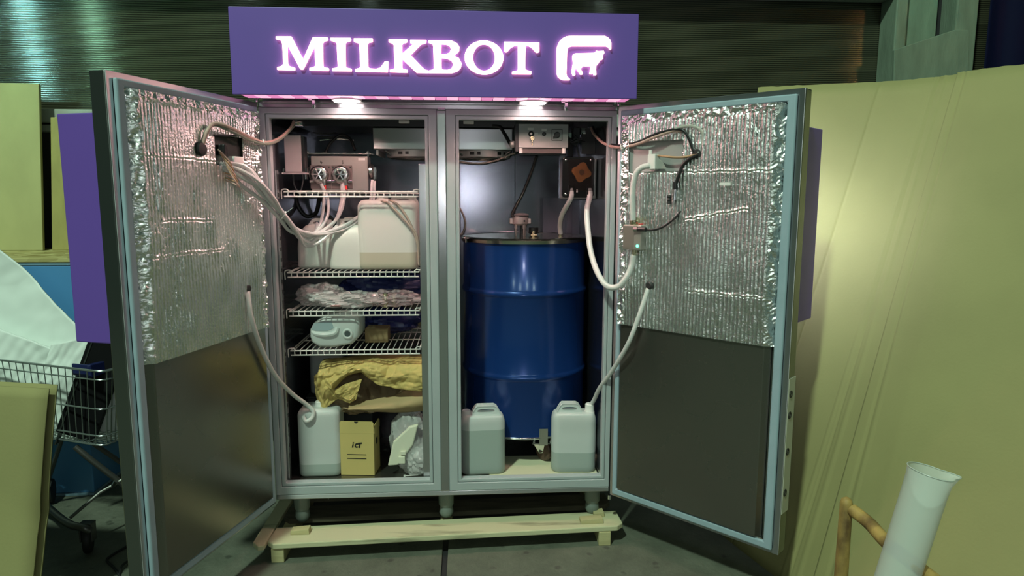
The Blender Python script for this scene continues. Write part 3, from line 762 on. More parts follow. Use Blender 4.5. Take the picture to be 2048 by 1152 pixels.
jerry_can('jerry_can', 'large square white can on the second shelf', (-0.245, 0.235, 1.230), 0.262, 0.230, 0.318, HDPEW, 0.0, handle=(0.10, 0.40, 1.015, 0.955), neck=(-0.12, 0.026, 1.0), level=0.24, liq=LIQY, body_top=0.965, shoulder=0.85, sh_w=0.80, r=0.036)
jerry_can('jerry_can', 'rounded white jug between large can and hindmost jug', (-0.418, 0.215, 1.230), 0.178, 0.150, 0.222, HDPEW, -0.10, handle=(-0.16, 0.18, 1.03, 0.94), neck=(-0.24, 0.019, 1.0), body_top=0.90, shoulder=0.45, sh_w=0.42, r=0.040)
jerry_can('jerry_can', 'leftmost rounded white jug on the second shelf, partly hidden', (-0.578, 0.290, 1.230), 0.180, 0.150, 0.215, HDPEW, 0.08, handle=(-0.16, 0.18, 1.03, 0.94), neck=(0.24, 0.019, 1.0), body_top=0.90, shoulder=0.40, sh_w=0.45, r=0.040)
jerry_can('jerry_can', 'dim grey can in the dark behind the crumpled paper', (-0.590, 0.44, FZ + 0.31), 0.16, 0.14, 0.25, HDPEG, 0.1, neck=(0.1, 0.02, 1.0), body_top=0.95, shoulder=0.75, sh_w=0.6)
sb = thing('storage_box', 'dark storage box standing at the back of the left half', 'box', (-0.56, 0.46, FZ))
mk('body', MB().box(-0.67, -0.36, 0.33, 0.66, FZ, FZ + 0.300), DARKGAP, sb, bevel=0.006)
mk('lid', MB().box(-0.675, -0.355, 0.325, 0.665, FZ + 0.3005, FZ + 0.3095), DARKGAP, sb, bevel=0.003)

# lying jug on the lowest shelf
jug = thing('plastic_jug', 'translucent plastic jug lying on its side on the lowest wire shelf', 'jug', (-0.49, 0.17, 0.884))
outl = [(-0.5944, 0.1000, 0.9623), (-0.5804, 0.1000, 0.9891), (-0.5338, 0.1000, 1.0178), (-0.4354, 0.1000, 1.0303), (-0.3877, 0.1000, 1.0187), (-0.3732, 0.1000, 0.9915), (-0.3748, 0.1000, 0.9328), (-0.4088, 0.1000, 0.8969), (-0.4882, 0.1000, 0.8820), (-0.5581, 0.1000, 0.8851), (-0.5878, 0.1000, 0.9058), (-0.5956, 0.1000, 0.9308)]
ol = [(p[0], p[2]) for p in outl]
cx = sum(p[0] for p in ol) / len(ol); cz = sum(p[1] for p in ol) / len(ol)
zlow = min(p[1] for p in ol); dz = 0.8835 - zlow
ol = [(a, b + dz) for a, b in ol]; cz += dz
rg = []
for y, s in ((0.105, 0.80), (0.108, 0.90), (0.116, 0.97), (0.13, 1.0), (0.27, 1.0), (0.29, 0.93)):
    rg.append([(cx + (a - cx) * s, y, max(0.8832, cz + (b - cz) * s)) for a, b in ol])
mk('body', MB().loft(rg), HDPE, jug, smooth=50)
mk('neck_ring', MB().ring((cx + 0.066, 0.103, cz - 0.008), 0.018, 0.0060, (0, 1, 0), 24, 8), HDPE, jug, smooth=True)
mk('mouth', MB().lathe([(0.0165, 0.0), (0.0165, 0.006)], (cx + 0.066, 0.1005, cz - 0.008), 20, (0, 1, 0)), mat('jug_mouth_dark', (0.06, 0.075, 0.075), 0.5), jug)
mk('grip', MB().tube(cr([(cx - 0.088, 0.114, cz + 0.002), (cx - 0.072, 0.106, cz - 0.006), (cx - 0.03, 0.100, cz - 0.010), (cx + 0.010, 0.100, cz - 0.002), (cx + 0.022, 0.106, cz + 0.020)], 5), 0.010, 8), HDPE, jug, smooth=True)
mk('grip_window', MB().prism([(cx - 0.092, cz + 0.012), (cx - 0.080, cz + 0.040), (cx - 0.055, cz + 0.048), (cx - 0.002, cz + 0.048), (cx + 0.006, cz + 0.018), (cx - 0.02, cz + 0.006), (cx - 0.07, cz + 0.006)], lambda a, b, t: (a, t, b), 0.1035, 0.1065), mat('jug_window', (0.33, 0.41, 0.44), 0.25), jug, bevel=0.001)

# ================================================================ carton, bags, paper
ca = thing('carton', 'small yellow-brown carton printed iCT on the cabinet floor', 'box', (-0.390, 0.17, FZ))
ca_m = Matrix.Translation((-0.390, 0.165, FZ)) @ Matrix.Rotation(-0.11, 4, 'Z')
mk('body', MB().box(-0.084, 0.072, -0.055, 0.055, 0, 0.198).xf(ca_m), BOXCARD, ca, bevel=0.0015)
mk('top_flap', MB().prism([(-0.084, 0.1985), (0.072, 0.1985), (0.072, 0.248), (0.066, 0.256), (-0.078, 0.256), (-0.084, 0.248)], lambda a, b, t: (a, t, b), -0.0555, -0.0525).xf(ca_m), BOXCARD, ca)
mk('side_flap', MB().prism([(-0.05, 0.1985), (0.05, 0.1985), (0.05, 0.232), (0.03, 0.244), (-0.04, 0.236)], lambda a, b, t: (t, a, b), 0.0695, 0.0720).xf(ca_m @ Matrix.Translation((0.003, 0, 0))), BOXCARD, ca)
mk('thumb_notch', MB().prism([(-0.016 + 0.008 * 0, 0.2545), (-0.016, 0.2555), (0.002, 0.2555), (0.000, 0.249), (-0.007, 0.2465), (-0.014, 0.249)], lambda a, b, t: (a, t, b), -0.0562, -0.0556).xf(ca_m), INK, ca)
pr = MB()
def stroke(mb, pts, w, y, M):
    for a, b in zip(pts[:-1], pts[1:]):
        mb.add(*(MB().bar((a[0], y, a[1]), (b[0], y, b[1]), 0.0006, w, (0.3, 0, 1) if abs(a[0] - b[0]) > 1e-6 and abs(a[1] - b[1]) < 1e-6 else (1, 0, 0.01)).xf(M).v, [(0, 1, 2, 3), (7, 6, 5, 4), (0, 4, 5, 1), (1, 5, 6, 2), (2, 6, 7, 3), (3, 7, 4, 0)]))
yy = -0.0555
mk('printed_letter_i', MB().hexa([(-0.0300, yy, 0.132), (-0.0235, yy, 0.132), (-0.0235, yy - 0.0005, 0.132), (-0.0300, yy - 0.0005, 0.132), (-0.0265, yy, 0.148), (-0.0200, yy, 0.148), (-0.0200, yy - 0.0005, 0.148), (-0.0265, yy - 0.0005, 0.148)]).hexa([(-0.0262, yy, 0.151), (-0.0195, yy, 0.151), (-0.0195, yy - 0.0005, 0.151), (-0.0262, yy - 0.0005, 0.151), (-0.0250, yy, 0.157), (-0.0182, yy, 0.157), (-0.0182, yy - 0.0005, 0.157), (-0.0250, yy - 0.0005, 0.157)]).xf(ca_m), INK, ca)
cpoly = [(0.002, 0.150), (-0.006, 0.154), (-0.013, 0.150), (-0.0175, 0.141), (-0.016, 0.134), (-0.008, 0.131), (0.000, 0.134), (0.000, 0.139), (-0.006, 0.137), (-0.011, 0.139), (-0.010, 0.144), (-0.006, 0.147), (0.000, 0.145)]
mk('printed_letter_c', flat([cpoly], yy - 0.0006, yy).xf(ca_m), INK, ca)
tpoly = [(-0.001, 0.148), (0.000, 0.155), (0.018, 0.157), (0.0175, 0.150), (0.0115, 0.149), (0.008, 0.131), (0.001, 0.131), (0.0045, 0.148)]
mk('printed_letter_t', flat([tpoly], yy - 0.0006, yy).xf(ca_m), INK, ca)
for z in (0.099, 0.080):
    mk('printed_line', MB().box(-0.052, 0.036, yy - 0.0006, yy, z - 0.0018, z + 0.0018).xf(ca_m), INK, ca)
mk('side_print', MB().box(0.0722, 0.0728, -0.015, 0.012, 0.135, 0.165).xf(ca_m), INK, ca)

def crumple(name, label, cat, corners, amp, sc, m, dirs, n=70, q=60, seed=1, bulge=0.0, solid=0.0012, parent=None, fold=0.0):
    def disp(u, v):
        c = facet(u * sc, v * sc, seed, 3) * 1.2
        c2 = facet(u * sc, v * sc, seed + 40, 2)
        b = bulge * np.sin(np.pi * u) * np.sin(np.pi * v)
        edge = np.ones_like(u)
        return (amp * c - b, amp * 0.6 * c2 * edge + fold * np.sin(3.1 * np.pi * u) * v)
    P = sheet(corners, n, q, disp, dirs)
    o = mk(name, gridmesh(P), m, parent, smooth=12, solid=solid)
    if not parent: tag(o, label, cat)
    return o

# kraft paper ball under the lowest shelf: two folded sheets and inner folds coloured dark for shade
kp = thing('crumpled_paper', 'crumpled yellow kraft packing paper stuffed under the lowest shelf', 'paper', (-0.36, 0.30, 0.62))
def ruled(name, top, bot, m, amp, sc, seed, n=80, q=46, bulge=0.0, bz=0.0, sm=12):
    def poly(pts, k):
        P = np.array(pts, float); L = np.r_[0, np.cumsum(np.linalg.norm(np.diff(P, axis=0), axis=1))]; L /= L[-1]
        return np.stack([np.interp(k, L, P[:, i]) for i in range(3)], -1)
    k = np.linspace(0, 1, n); A = poly(top, k); B = poly(bot, k)
    v = np.linspace(0, 1, q)
    P = A[:, None] * (1 - v)[None, :, None] + B[:, None] * v[None, :, None]
    U, V = np.meshgrid(k, v, indexing='ij')
    ln = np.linalg.norm(np.diff(np.array(top, float), axis=0), axis=1).sum()
    d = amp * facet(U * ln * sc, V * sc * 0.12, seed, 3)
    P[..., 1] += d - bulge * np.sin(np.pi * V)
    P[..., 2] += 0.5 * amp * facet(U * ln * sc, V * sc * 0.12, seed + 30, 2) * np.sin(np.pi * np.clip(V, 0.0, 1)) + bz * np.sin(np.pi * V)
    return mk(name, gridmesh(P), m, kp, smooth=sm, solid=0.0012)
ruled('top_fold', [(-0.6032, 0.4500, 0.7551), (-0.3818, 0.4500, 0.7726), (-0.1145, 0.4500, 0.7691)], [(-0.5629, 0.1500, 0.7998), (-0.3359, 0.1300, 0.8155), (-0.0937, 0.1300, 0.8076)], KRAFT, 0.020, 22, 3, q=30)
ruled('upper_wrap', [(-0.5629, 0.1500, 0.7998), (-0.4472, 0.1300, 0.8171), (-0.3358, 0.1300, 0.8202), (-0.0936, 0.1300, 0.8123)], [(-0.5837, 0.1600, 0.6524), (-0.5095, 0.1300, 0.6788), (-0.4377, 0.1150, 0.7515), (-0.3759, 0.1200, 0.7655), (-0.3076, 0.1000, 0.7167), (-0.2224, 0.0900, 0.6951), (-0.0931, 0.0900, 0.6790)], KRAFT, 0.030, 24, 5, bulge=0.025)
ruled('left_fold', [(-0.6031, 0.2000, 0.7310), (-0.5551, 0.1300, 0.7770), (-0.5140, 0.1200, 0.7513)], [(-0.5901, 0.2000, 0.5878), (-0.5411, 0.1400, 0.5966), (-0.4839, 0.1300, 0.6410)], KRAFT, 0.034, 26, 9, n=40, bulge=0.01)
ruled('pointed_flap', [(-0.5105, 0.1350, 0.6773), (-0.4477, 0.1150, 0.7147), (-0.3699, 0.1050, 0.7394)], [(-0.5057, 0.1500, 0.6399), (-0.4281, 0.1150, 0.6259), (-0.3993, 0.1050, 0.6425)], KRAFT, 0.020, 26, 12, n=40, bulge=0.01)
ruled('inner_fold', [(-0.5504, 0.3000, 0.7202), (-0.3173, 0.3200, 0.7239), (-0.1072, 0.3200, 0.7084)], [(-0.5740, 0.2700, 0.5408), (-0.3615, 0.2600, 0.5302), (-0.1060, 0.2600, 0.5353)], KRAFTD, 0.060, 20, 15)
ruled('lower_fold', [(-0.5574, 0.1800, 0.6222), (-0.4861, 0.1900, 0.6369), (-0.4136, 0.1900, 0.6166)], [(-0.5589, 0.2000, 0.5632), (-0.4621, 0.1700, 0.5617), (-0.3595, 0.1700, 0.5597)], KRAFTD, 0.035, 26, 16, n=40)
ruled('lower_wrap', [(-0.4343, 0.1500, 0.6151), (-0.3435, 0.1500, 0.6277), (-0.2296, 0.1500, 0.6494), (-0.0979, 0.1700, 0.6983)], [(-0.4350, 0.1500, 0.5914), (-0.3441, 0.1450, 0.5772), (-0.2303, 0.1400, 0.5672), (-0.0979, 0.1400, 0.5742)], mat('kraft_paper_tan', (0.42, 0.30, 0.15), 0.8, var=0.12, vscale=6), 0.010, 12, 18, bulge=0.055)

def blob(name, c, rad, amp, sc, m, parent=None, seed=1, n=56, q=36, zmin=None, smooth=25, label=None):
    th, ph = np.meshgrid(np.linspace(0, 2 * np.pi, n), np.linspace(0.02, np.pi - 0.02, q), indexing='ij')
    dx = np.cos(th) * np.sin(ph); dy = np.sin(th) * np.sin(ph); dz = np.cos(ph)
    a = facet(dx * sc + 1.7 * dz, dy * sc - 1.3 * dz, seed, 3) + 0.5 * facet((dx - dz) * sc * 2.1, (dy + dz) * sc * 2.1, seed + 7, 2)
    k = 1 + amp * a
    P = np.stack([c[0] + rad[0] * dx * k, c[1] + rad[1] * dy * k, c[2] + rad[2] * dz * k], -1)
    if zmin is not None: P[..., 2] = np.maximum(P[..., 2], zmin)
    P[-1] = P[0]
    return mk(name, gridmesh(P), m, parent, smooth=smooth, label=label)

SZ3 = 1.0605
bg = tag(blob('plastic_bag', (-0.560, 0.22, SZ3 + 0.048), (0.105, 0.11, 0.052), 0.4, 2.4, BAG, seed=4, zmin=SZ3), 'bunched clear plastic bag at the left of the third shelf', 'bag', 'clear bags on the third shelf')
bg = tag(blob('plastic_bag', (-0.430, 0.17, SZ3 + 0.030), (0.150, 0.10, 0.036), 0.45, 2.6, BAG, seed=14, zmin=SZ3), 'flat clear plastic bag lying behind the red-topped clip', 'bag', 'clear bags on the third shelf')
bg = tag(blob('plastic_bag', (-0.245, 0.19, SZ3 + 0.030), (0.125, 0.09, 0.036), 0.45, 2.6, mat('pinkish_bag_film', (0.62, 0.45, 0.48), 0.12, spec=0.9, see=0.5), seed=24, zmin=SZ3), 'pinkish clear bag around the two metal cylinders', 'bag', 'clear bags on the third shelf')
nb = tag(blob('navy_sack', (-0.285, 0.42, SZ3 + 0.070), (0.20, 0.11, 0.080), 0.3, 2.5, NAVY, seed=31, zmin=SZ3), 'dark navy sack at the back of the third shelf', 'sack')
nb = tag(blob('navy_sack', (-0.300, 0.45, 0.886 + 0.062), (0.17, 0.10, 0.066), 0.3, 2.5, NAVY, seed=37, zmin=0.8865), 'dark navy sack behind the lying jug', 'sack')
for i, (p, h, lb) in enumerate((((-0.2602, 0.1300, 1.0982), 0.064, 'taller shiny metal cylinder in the pinkish bag'), ((-0.2259, 0.1600, 1.0887), 0.060, 'shorter shiny metal cylinder in the pinkish bag'))):
    mc = thing('metal_cylinder', lb, 'cylinder', (p[0], p[1], SZ3))
    mk('tube', MB().lathe([(0.011, 0.0), (0.012, 0.003), (0.012, h - 0.012), (0.0105, h - 0.010), (0.0105, h - 0.004), (0.012, h - 0.003), (0.011, h)], (p[0], p[1], SZ3), 18), BRASS, mc, smooth=40)
cl = thing('clip', 'small black clip with red top on third shelf front rail', 'clip', (-0.4761, 0.0900, 1.0615))
p = (-0.4760, 0.0900, 1.0637)
mk('base', MB().box(p[0] - 0.030, p[0] + 0.030, 0.080, 0.104, SZ3 - 0.0005, SZ3 + 0.011), BLACK, cl, bevel=0.003)
mk('grip', MB().prism([(-0.024, 0.0), (0.026, 0.0), (0.022, 0.009), (-0.018, 0.007)], lambda a, b, t: (p[0] + a, t, SZ3 + 0.0115 + b), 0.084, 0.100), RED, cl, bevel=0.002)
sc_ = thing('small_carton', 'small brown carton beside the lying jug', 'box', (-0.31, 0.24, 0.8845))
mk('body', MB().box(-0.366, -0.262, 0.20, 0.30, 0.8845, 0.945), mat('dull_carton', (0.26, 0.18, 0.09), 0.85, var=0.2), sc_, bevel=0.002)
mk('lid_flap', MB().box(-0.366, -0.262, 0.199, 0.301, 0.9453, 0.948), mat('dull_carton', (0, 0, 0)), sc_)

bagw = thing('bag_of_parts', 'clear glossy bag with white plastic parts beside the carton', 'bag', (-0.17, 0.17, FZ))
blob('bag_film', (-0.165, 0.175, FZ + 0.135), (0.085, 0.085, 0.150), 0.32, 2.0, BAGG, bagw, seed=51, zmin=FZ + 0.001)
blob('bag_film', (-0.125, 0.135, FZ + 0.060), (0.070, 0.070, 0.075), 0.32, 2.2, BAGG, bagw, seed=57, zmin=FZ + 0.001)
mk('white_part', MB().prism([(-0.262, FZ + 0.052), (-0.215, FZ + 0.055), (-0.145, FZ + 0.150), (-0.120, FZ + 0.245), (-0.160, FZ + 0.235), (-0.235, FZ + 0.165)], lambda a, b, t: (a, t, b), 0.082, 0.105), mat('ivory_part', (0.70, 0.70, 0.55), 0.5), bagw, bevel=0.006)
mk('white_part', MB().box(-0.212, -0.182, 0.070, 0.0815, FZ + 0.066, FZ + 0.10).box(-0.202, -0.178, 0.072, 0.0815, FZ + 0.105, FZ + 0.125), mat('ivory_part', (0, 0, 0)), bagw, bevel=0.003)
tag(mk('cable_tie', MB().tube([(-0.185, 0.082, FZ + 0.004), (-0.125, 0.088, FZ + 0.004)], 0.0022, 6).box(-0.191, -0.183, 0.078, 0.086, FZ + 0.0005, FZ + 0.008), WHITE), 'white cable tie lying loose beside the bag of parts', 'cable tie')
tag(mk('floor_board', MB().box(0.20, 0.70, 0.07, 0.30, FZ - 0.001, FZ + 0.0005), mat('cream_board', (0.66, 0.64, 0.44), 0.6)), 'thin cream board lying on the floor under the drum', 'board')
# ================================================================ blue drum
DX, DY, DR_, DB, DTOP = 0.387, 0.460, 0.301, 0.421, 1.346
dr = thing('steel_drum', 'glossy dark blue steel drum on castors in the right half', 'drum', (DX, DY, FZ))
pr = [(DR_ - 0.01, 0.0), (DR_, 0.006)]
H = DTOP - DB
for f in (0.315, 0.740):
    pr += [(DR_, H * f - 0.020), (DR_ + 0.004, H * f - 0.012), (DR_ + 0.0085, H * f - 0.004), (DR_ + 0.0085, H * f + 0.004), (DR_ + 0.004, H * f + 0.012), (DR_, H * f + 0.020)]
pr += [(DR_, H - 0.004), (DR_ - 0.004, H)]
mk('body', MB().lathe(pr, (DX, DY, DB), 96), DRUM, dr, smooth=30)
mk('bottom_rim', MB().ring((DX, DY, DB + 0.003), DR_ + 0.001, 0.006, n=96, m=10), CHROME, dr, smooth=True)
mk('lid', MB().lathe([(DR_ + 0.002, 0.0), (DR_ + 0.002, 0.012), (DR_ - 0.012, 0.016), (DR_ - 0.018, 0.006), (0.01, 0.006)], (DX, DY, DTOP), 96), CHROME, dr, smooth=30)
band = mk('clamp_band', MB().lathe([(DR_ + 0.002, -0.008), (DR_ + 0.009, -0.007), (DR_ + 0.010, 0.008), (DR_ + 0.003, 0.014)], (DX, DY, DTOP), 96), BRASS if False else mat('band_steel', (0.62, 0.60, 0.50), 0.18, 1.0), dr, smooth=40)
mk('clamp_lever', MB().bar((DX - 0.283, DY - 0.105, DTOP + 0.003), (DX - 0.238, DY - 0.186, DTOP + 0.003), 0.012, 0.022).bar((DX - 0.296, DY - 0.06, DTOP + 0.003), (DX - 0.280, DY - 0.110, DTOP + 0.003), 0.010, 0.030).cyl((DX - 0.287, DY - 0.118, DTOP - 0.012), (DX - 0.287, DY - 0.118, DTOP + 0.018), 0.005, n=10), CHROME, band)
lz = DTOP + 0.007
for a in (-1.277, 0.9, 2.9):
    ax, ay = DX + 0.245 * math.cos(a), DY + 0.245 * math.sin(a)
    cs = mk('castor', MB().box(ax - 0.050, ax + 0.050, ay - 0.040, ay + 0.040, 0.385, 0.390), CHAIN, dr, label='swivel castor under the drum')
    ox, oy = ax + 0.012, ay + 0.015
    mk('wheel', MB().lathe([(0.020, -0.014), (0.046, -0.012), (0.050, -0.006), (0.050, 0.006), (0.046, 0.012), (0.020, 0.014)], (ox, oy, FZ + 0.0505), 26, (0.8, 0.6, 0)), mat('brown_castor_wheel', (0.10, 0.055, 0.04), 0.4), cs, smooth=30)
    fk = MB()
    for s in (-1, 1):
        sx, sy = 0.8 * 0.020 * s, 0.6 * 0.020 * s
        fk.hexa([(ox + sx - 0.008, oy + sy, FZ + 0.040), (ox + sx + 0.008, oy + sy, FZ + 0.040), (ox + sx + 0.008, oy + sy + 0.003, FZ + 0.040), (ox + sx - 0.008, oy + sy + 0.003, FZ + 0.040), (ax + sx - 0.030, ay + sy, 0.3845), (ax + sx + 0.030, ay + sy, 0.3845), (ax + sx + 0.030, ay + sy + 0.003, 0.3845), (ax + sx - 0.030, ay + sy + 0.003, 0.3845)])
    fk.cyl((ox - 0.024, oy - 0.018, FZ + 0.0505), (ox + 0.024, oy + 0.018, FZ + 0.0505), 0.007, n=10)
    mk('fork', fk, CHROME, cs)
    mk('bracket', MB().hexa([(ax - 0.020, ay - 0.068, 0.3905), (ax + 0.020, ay - 0.068, 0.3905), (ax + 0.020, ay - 0.064, 0.3905), (ax - 0.020, ay - 0.064, 0.3905), (ax - 0.020, ay - 0.068, 0.470), (ax + 0.020, ay - 0.068, 0.470), (ax + 0.020, ay - 0.064, 0.470), (ax - 0.020, ay - 0.064, 0.470)]) if a < 0 else MB().box(ax - 0.02, ax + 0.02, ay - 0.02, ay + 0.02, 0.3905, 0.416), mat('bracket_zinc', (0.34, 0.33, 0.27), 0.4, 0.6), cs)
    for s in (-1, 1):
        mk('bolt', MB().cyl((ax + s * 0.040, ay - 0.028, 0.3903), (ax + s * 0.040, ay - 0.028, 0.410), 0.005, n=8).cyl((ax + s * 0.040, ay - 0.028, 0.3905), (ax + s * 0.040, ay - 0.028, 0.397), 0.009, n=6), CHROME, cs)

# mixer motor on the lid
MOTORC = mat('motor_casting', (0.36, 0.33, 0.32), 0.36, 0.5)
mx_, my_ = (0.3631, 0.4200, 1.3311)[0], 0.42
mm = thing('mixer_motor', 'cast aluminium mixer motor on legs on the drum lid', 'motor', (mx_, my_, lz))
mk('flange', MB().lathe([(0.040, 0.0), (0.040, 0.006), (0.030, 0.008)], (mx_, my_, lz), 24), CHROME, mm, smooth=40)
for a in (0.5, 2.3, 3.9, 5.3):
    lx, ly = mx_ + 0.030 * math.cos(a), my_ + 0.030 * math.sin(a)
    mk('leg', MB().cyl((lx, ly, lz + 0.006), (lx, ly, lz + 0.066), 0.0035, n=8).cyl((lx, ly, lz + 0.045), (lx, ly, lz + 0.072), 0.007, 0.006, 8), MOTORC, mm, smooth=True)
mk('shaft', MB().cyl((mx_ + 0.006, my_, lz + 0.004), (mx_ + 0.006, my_, lz + 0.062), 0.008, n=12), BLACK, mm)
mk('housing', MB().lathe([(0.030, 0.060), (0.038, 0.068), (0.040, 0.096), (0.036, 0.104), (0.026, 0.110), (0.010, 0.112)], (mx_, my_, lz), 24), MOTORC, mm, smooth=35)
for s in (-1, 1):
    mk('ear', MB().box(mx_ + s * 0.044 - 0.008, mx_ + s * 0.044 + 0.008, my_ - 0.02, my_ + 0.02, lz + 0.068, lz + 0.094), MOTORC, mm, bevel=0.003)
mk('cap_gap', MB().lathe([(0.0375, 0.1015), (0.0375, 0.1062)], (mx_ + 0.004, my_, lz), 24), BLACK, mm)  # black disc stands in for the dark gap under the cap
mk('port', MB().cyl((mx_ + 0.018, my_ - 0.041, lz + 0.082), (mx_ + 0.018, my_ - 0.036, lz + 0.082), 0.005, n=12), BLACK, mm)
mk('cap', MB().lathe([(0.034, 0.0), (0.038, 0.003), (0.030, 0.010), (0.012, 0.013)], (mx_ + 0.006, my_, lz + 0.1065), 24), MOTORC, mm, smooth=40)

kx = (0.4342, 0.4700, 1.3424)[0]
fc = thing('filler_cap', 'black screw cap standing on the drum lid beside the motor', 'cap', (kx, 0.47, lz))
mk('neck', MB().cyl((kx, 0.47, lz), (kx, 0.47, lz + 0.020), 0.016, n=20), BLACK, fc, smooth=True)
mk('cap', MB().lathe([(0.026, 0.018), (0.028, 0.022), (0.024, 0.025), (0.024, 0.044), (0.021, 0.047)], (kx, 0.47, lz), 24), BLACK, fc, smooth=40)
bx_ = (0.4218, 0.3400, 1.3462)[0]
tp = thing('brass_tap', 'small nickel brass fitting in front of the black filler cap', 'fitting', (bx_, 0.34, lz))
mk('stem', MB().lathe([(0.008, 0.0), (0.008, 0.010), (0.005, 0.012), (0.005, 0.024), (0.008, 0.026), (0.006, 0.036), (0.003, 0.038)], (bx_, 0.34, lz), 16), BRASS, tp, smooth=40)
mk('side_port', MB().cyl((bx_ - 0.014, 0.34, lz + 0.016), (bx_ + 0.014, 0.34, lz + 0.016), 0.0055, n=12), BRASS, tp, smooth=True)
hx = (0.5599, 0.4000, 1.3419)
ff = thing('hose_fitting', 'nickel brass hose tail at the right of the drum lid', 'fitting', (hx[0], 0.40, lz))
mk('nut', MB().lathe([(0.012, 0.0), (0.012, 0.010), (0.009, 0.011)], (hx[0], 0.40, lz), 6), BRASS, ff)
mk('barb', MB().lathe([(0.009, 0.011), (0.010, 0.020), (0.007, 0.022), (0.010, 0.032), (0.007, 0.040)], (hx[0], 0.40, lz), 16), BRASS, ff, smooth=40)

# ================================================================ equipment under the cabinet roof
ev = thing('evaporator_unit', 'stainless evaporator housing with two fans under the cabinet roof', 'cooling unit', (0.0, 0.45, 1.766))
mk('casing', MB().box(-0.3205, 0.318, 0.30, 0.62, 1.766, 1.862), STEELH, ev, bevel=0.003)
mk('shade_rail', MB().box(-0.66, 0.33, 0.285, 0.66, 1.866, 1.898), BLACK, ev)  # black bar stands in for the shade between casing and roof
for cxx in (-0.145, 0.185):
    fn_ = mk('fan_housing', MB().lathe([(0.128, 0.0), (0.128, -0.030), (0.112, -0.034), (0.108, -0.004)], (cxx, 0.43, 1.765), 36, close=False), GREYBOX, ev, smooth=40)
    for kk in range(4):
        mk('guard_ring', MB().ring((cxx, 0.43, 1.729), 0.028 + 0.026 * kk, 0.0022, n=30, m=6), CHAIN, fn_, smooth=True)
    for kk in range(6):
        a = kk * math.pi / 3 + 0.2
        mk('fan_slot', MB().bar((cxx + 0.128 * math.cos(a - .2), 0.43 + 0.128 * math.sin(a - .2), 1.751), (cxx + 0.128 * math.cos(a + .2), 0.43 + 0.128 * math.sin(a + .2), 1.751), 0.004, 0.013), BLACK, fn_)
    mk('fan_bracket', MB().bar((cxx + 0.10, 0.33, 1.742), (cxx + 0.125, 0.31, 1.760), 0.012, 0.006).bar((cxx - 0.10, 0.33, 1.742), (cxx - 0.125, 0.31, 1.760), 0.012, 0.006), CHAIN, ev)
mk('drip_tray', MB().hexa([(-0.315, 0.31, 1.735), (0.10, 0.31, 1.716), (0.10, 0.60, 1.716), (-0.315, 0.60, 1.735), (-0.315, 0.31, 1.740), (0.10, 0.31, 1.721), (0.10, 0.60, 1.721), (-0.315, 0.60, 1.740)]) if False else MB().box(-0.31, -0.30, 0.32, 0.6, 1.74, 1.765), GREYBOX, ev)
mk('copper_bend', MB().tube(cr([(0.05, 0.31, 1.716), (0.10, 0.305, 1.708), (0.165, 0.30, 1.704), (0.235, 0.30, 1.716), (0.30, 0.30, 1.742), (0.33, 0.30, 1.752)], 6), 0.004, 8), mat('dull_brown_pipe', (0.30, 0.24, 0.22), 0.4), ev, smooth=True)

ct = thing('control_box', 'grey switch box with key switch and rotary selector, at upper right', 'switch box', (0.447, 0.24, 1.768))
mk('case', MB().box(0.336, 0.558, 0.17, 0.34, 1.768, 1.872), mat('control_face', (0.33, 0.345, 0.33), 0.4, 0.3), ct, bevel=0.002)
mk('mount_plate', MB().box(0.322, 0.3355, 0.175, 0.33, 1.752, 1.872), BLACK, ct)
yf = 0.1695
kx_, ky_ = (0.3912, 0.1700, 1.8279)[0], (0.3912, 0.1700, 1.8279)[2]
ks = mk('key_switch', MB().lathe([(0.0125, 0.0), (0.0125, 0.007), (0.008, 0.009)], (kx_, yf, ky_), 20, (0, -1, 0)), BLACK, ct, smooth=40)
mk('key', MB().lathe([(0.005, 0.009), (0.005, 0.016)], (kx_, yf, ky_), 12, (0, -1, 0)).box(kx_ - 0.0015, kx_ + 0.0015, yf - 0.026, yf - 0.014, ky_ - 0.008, ky_ + 0.004), CHROME, ks)
mk('hanging_key', MB().lathe([(0.009, 0.0), (0.009, 0.002)], (kx_ + 0.004, yf - 0.019, ky_ - 0.020), 16, (0, -1, 0)).box(kx_ + 0.002, kx_ + 0.006, yf - 0.021, yf - 0.019, ky_ - 0.052, ky_ - 0.026), BRASS, ks)
bx2, bz2 = (0.4492, 0.1700, 1.8284)[0], (0.4492, 0.1700, 1.8284)[2]
mk('push_button', MB().lathe([(0.009, 0.0), (0.009, 0.005), (0.006, 0.008), (0.003, 0.008)], (bx2, yf, bz2), 18, (0, -1, 0)), BLACK, ct, smooth=40)
sx2, sz2 = (0.5074, 0.1700, 1.8245)[0], (0.5074, 0.1700, 1.8245)[2]
pl_ = mk('selector_plate', MB().frame(sx2 - 0.024, sx2 + 0.024, sz2 - 0.025, sz2 + 0.025, sx2 - 0.0215, sx2 + 0.0215, sz2 - 0.0225, sz2 + 0.0225, yf - 0.002, yf), BLACK, ct)
mk('selector_knob', MB().lathe([(0.013, 0.0), (0.0135, 0.010), (0.011, 0.016)], (sx2, yf, sz2), 20, (0, -1, 0)).hexa([(sx2 - 0.018, yf - 0.015, sz2 - 0.016), (sx2 - 0.004, yf - 0.015, sz2 - 0.012), (sx2 - 0.004, yf - 0.001, sz2 - 0.012), (sx2 - 0.018, yf - 0.001, sz2 - 0.016), (sx2 - 0.018, yf - 0.015, sz2 - 0.009), (sx2 - 0.008, yf - 0.015, sz2 + 0.004), (sx2 - 0.008, yf - 0.001, sz2 + 0.004), (sx2 - 0.018, yf - 0.001, sz2 - 0.009)]), BLACK, pl_, smooth=40)
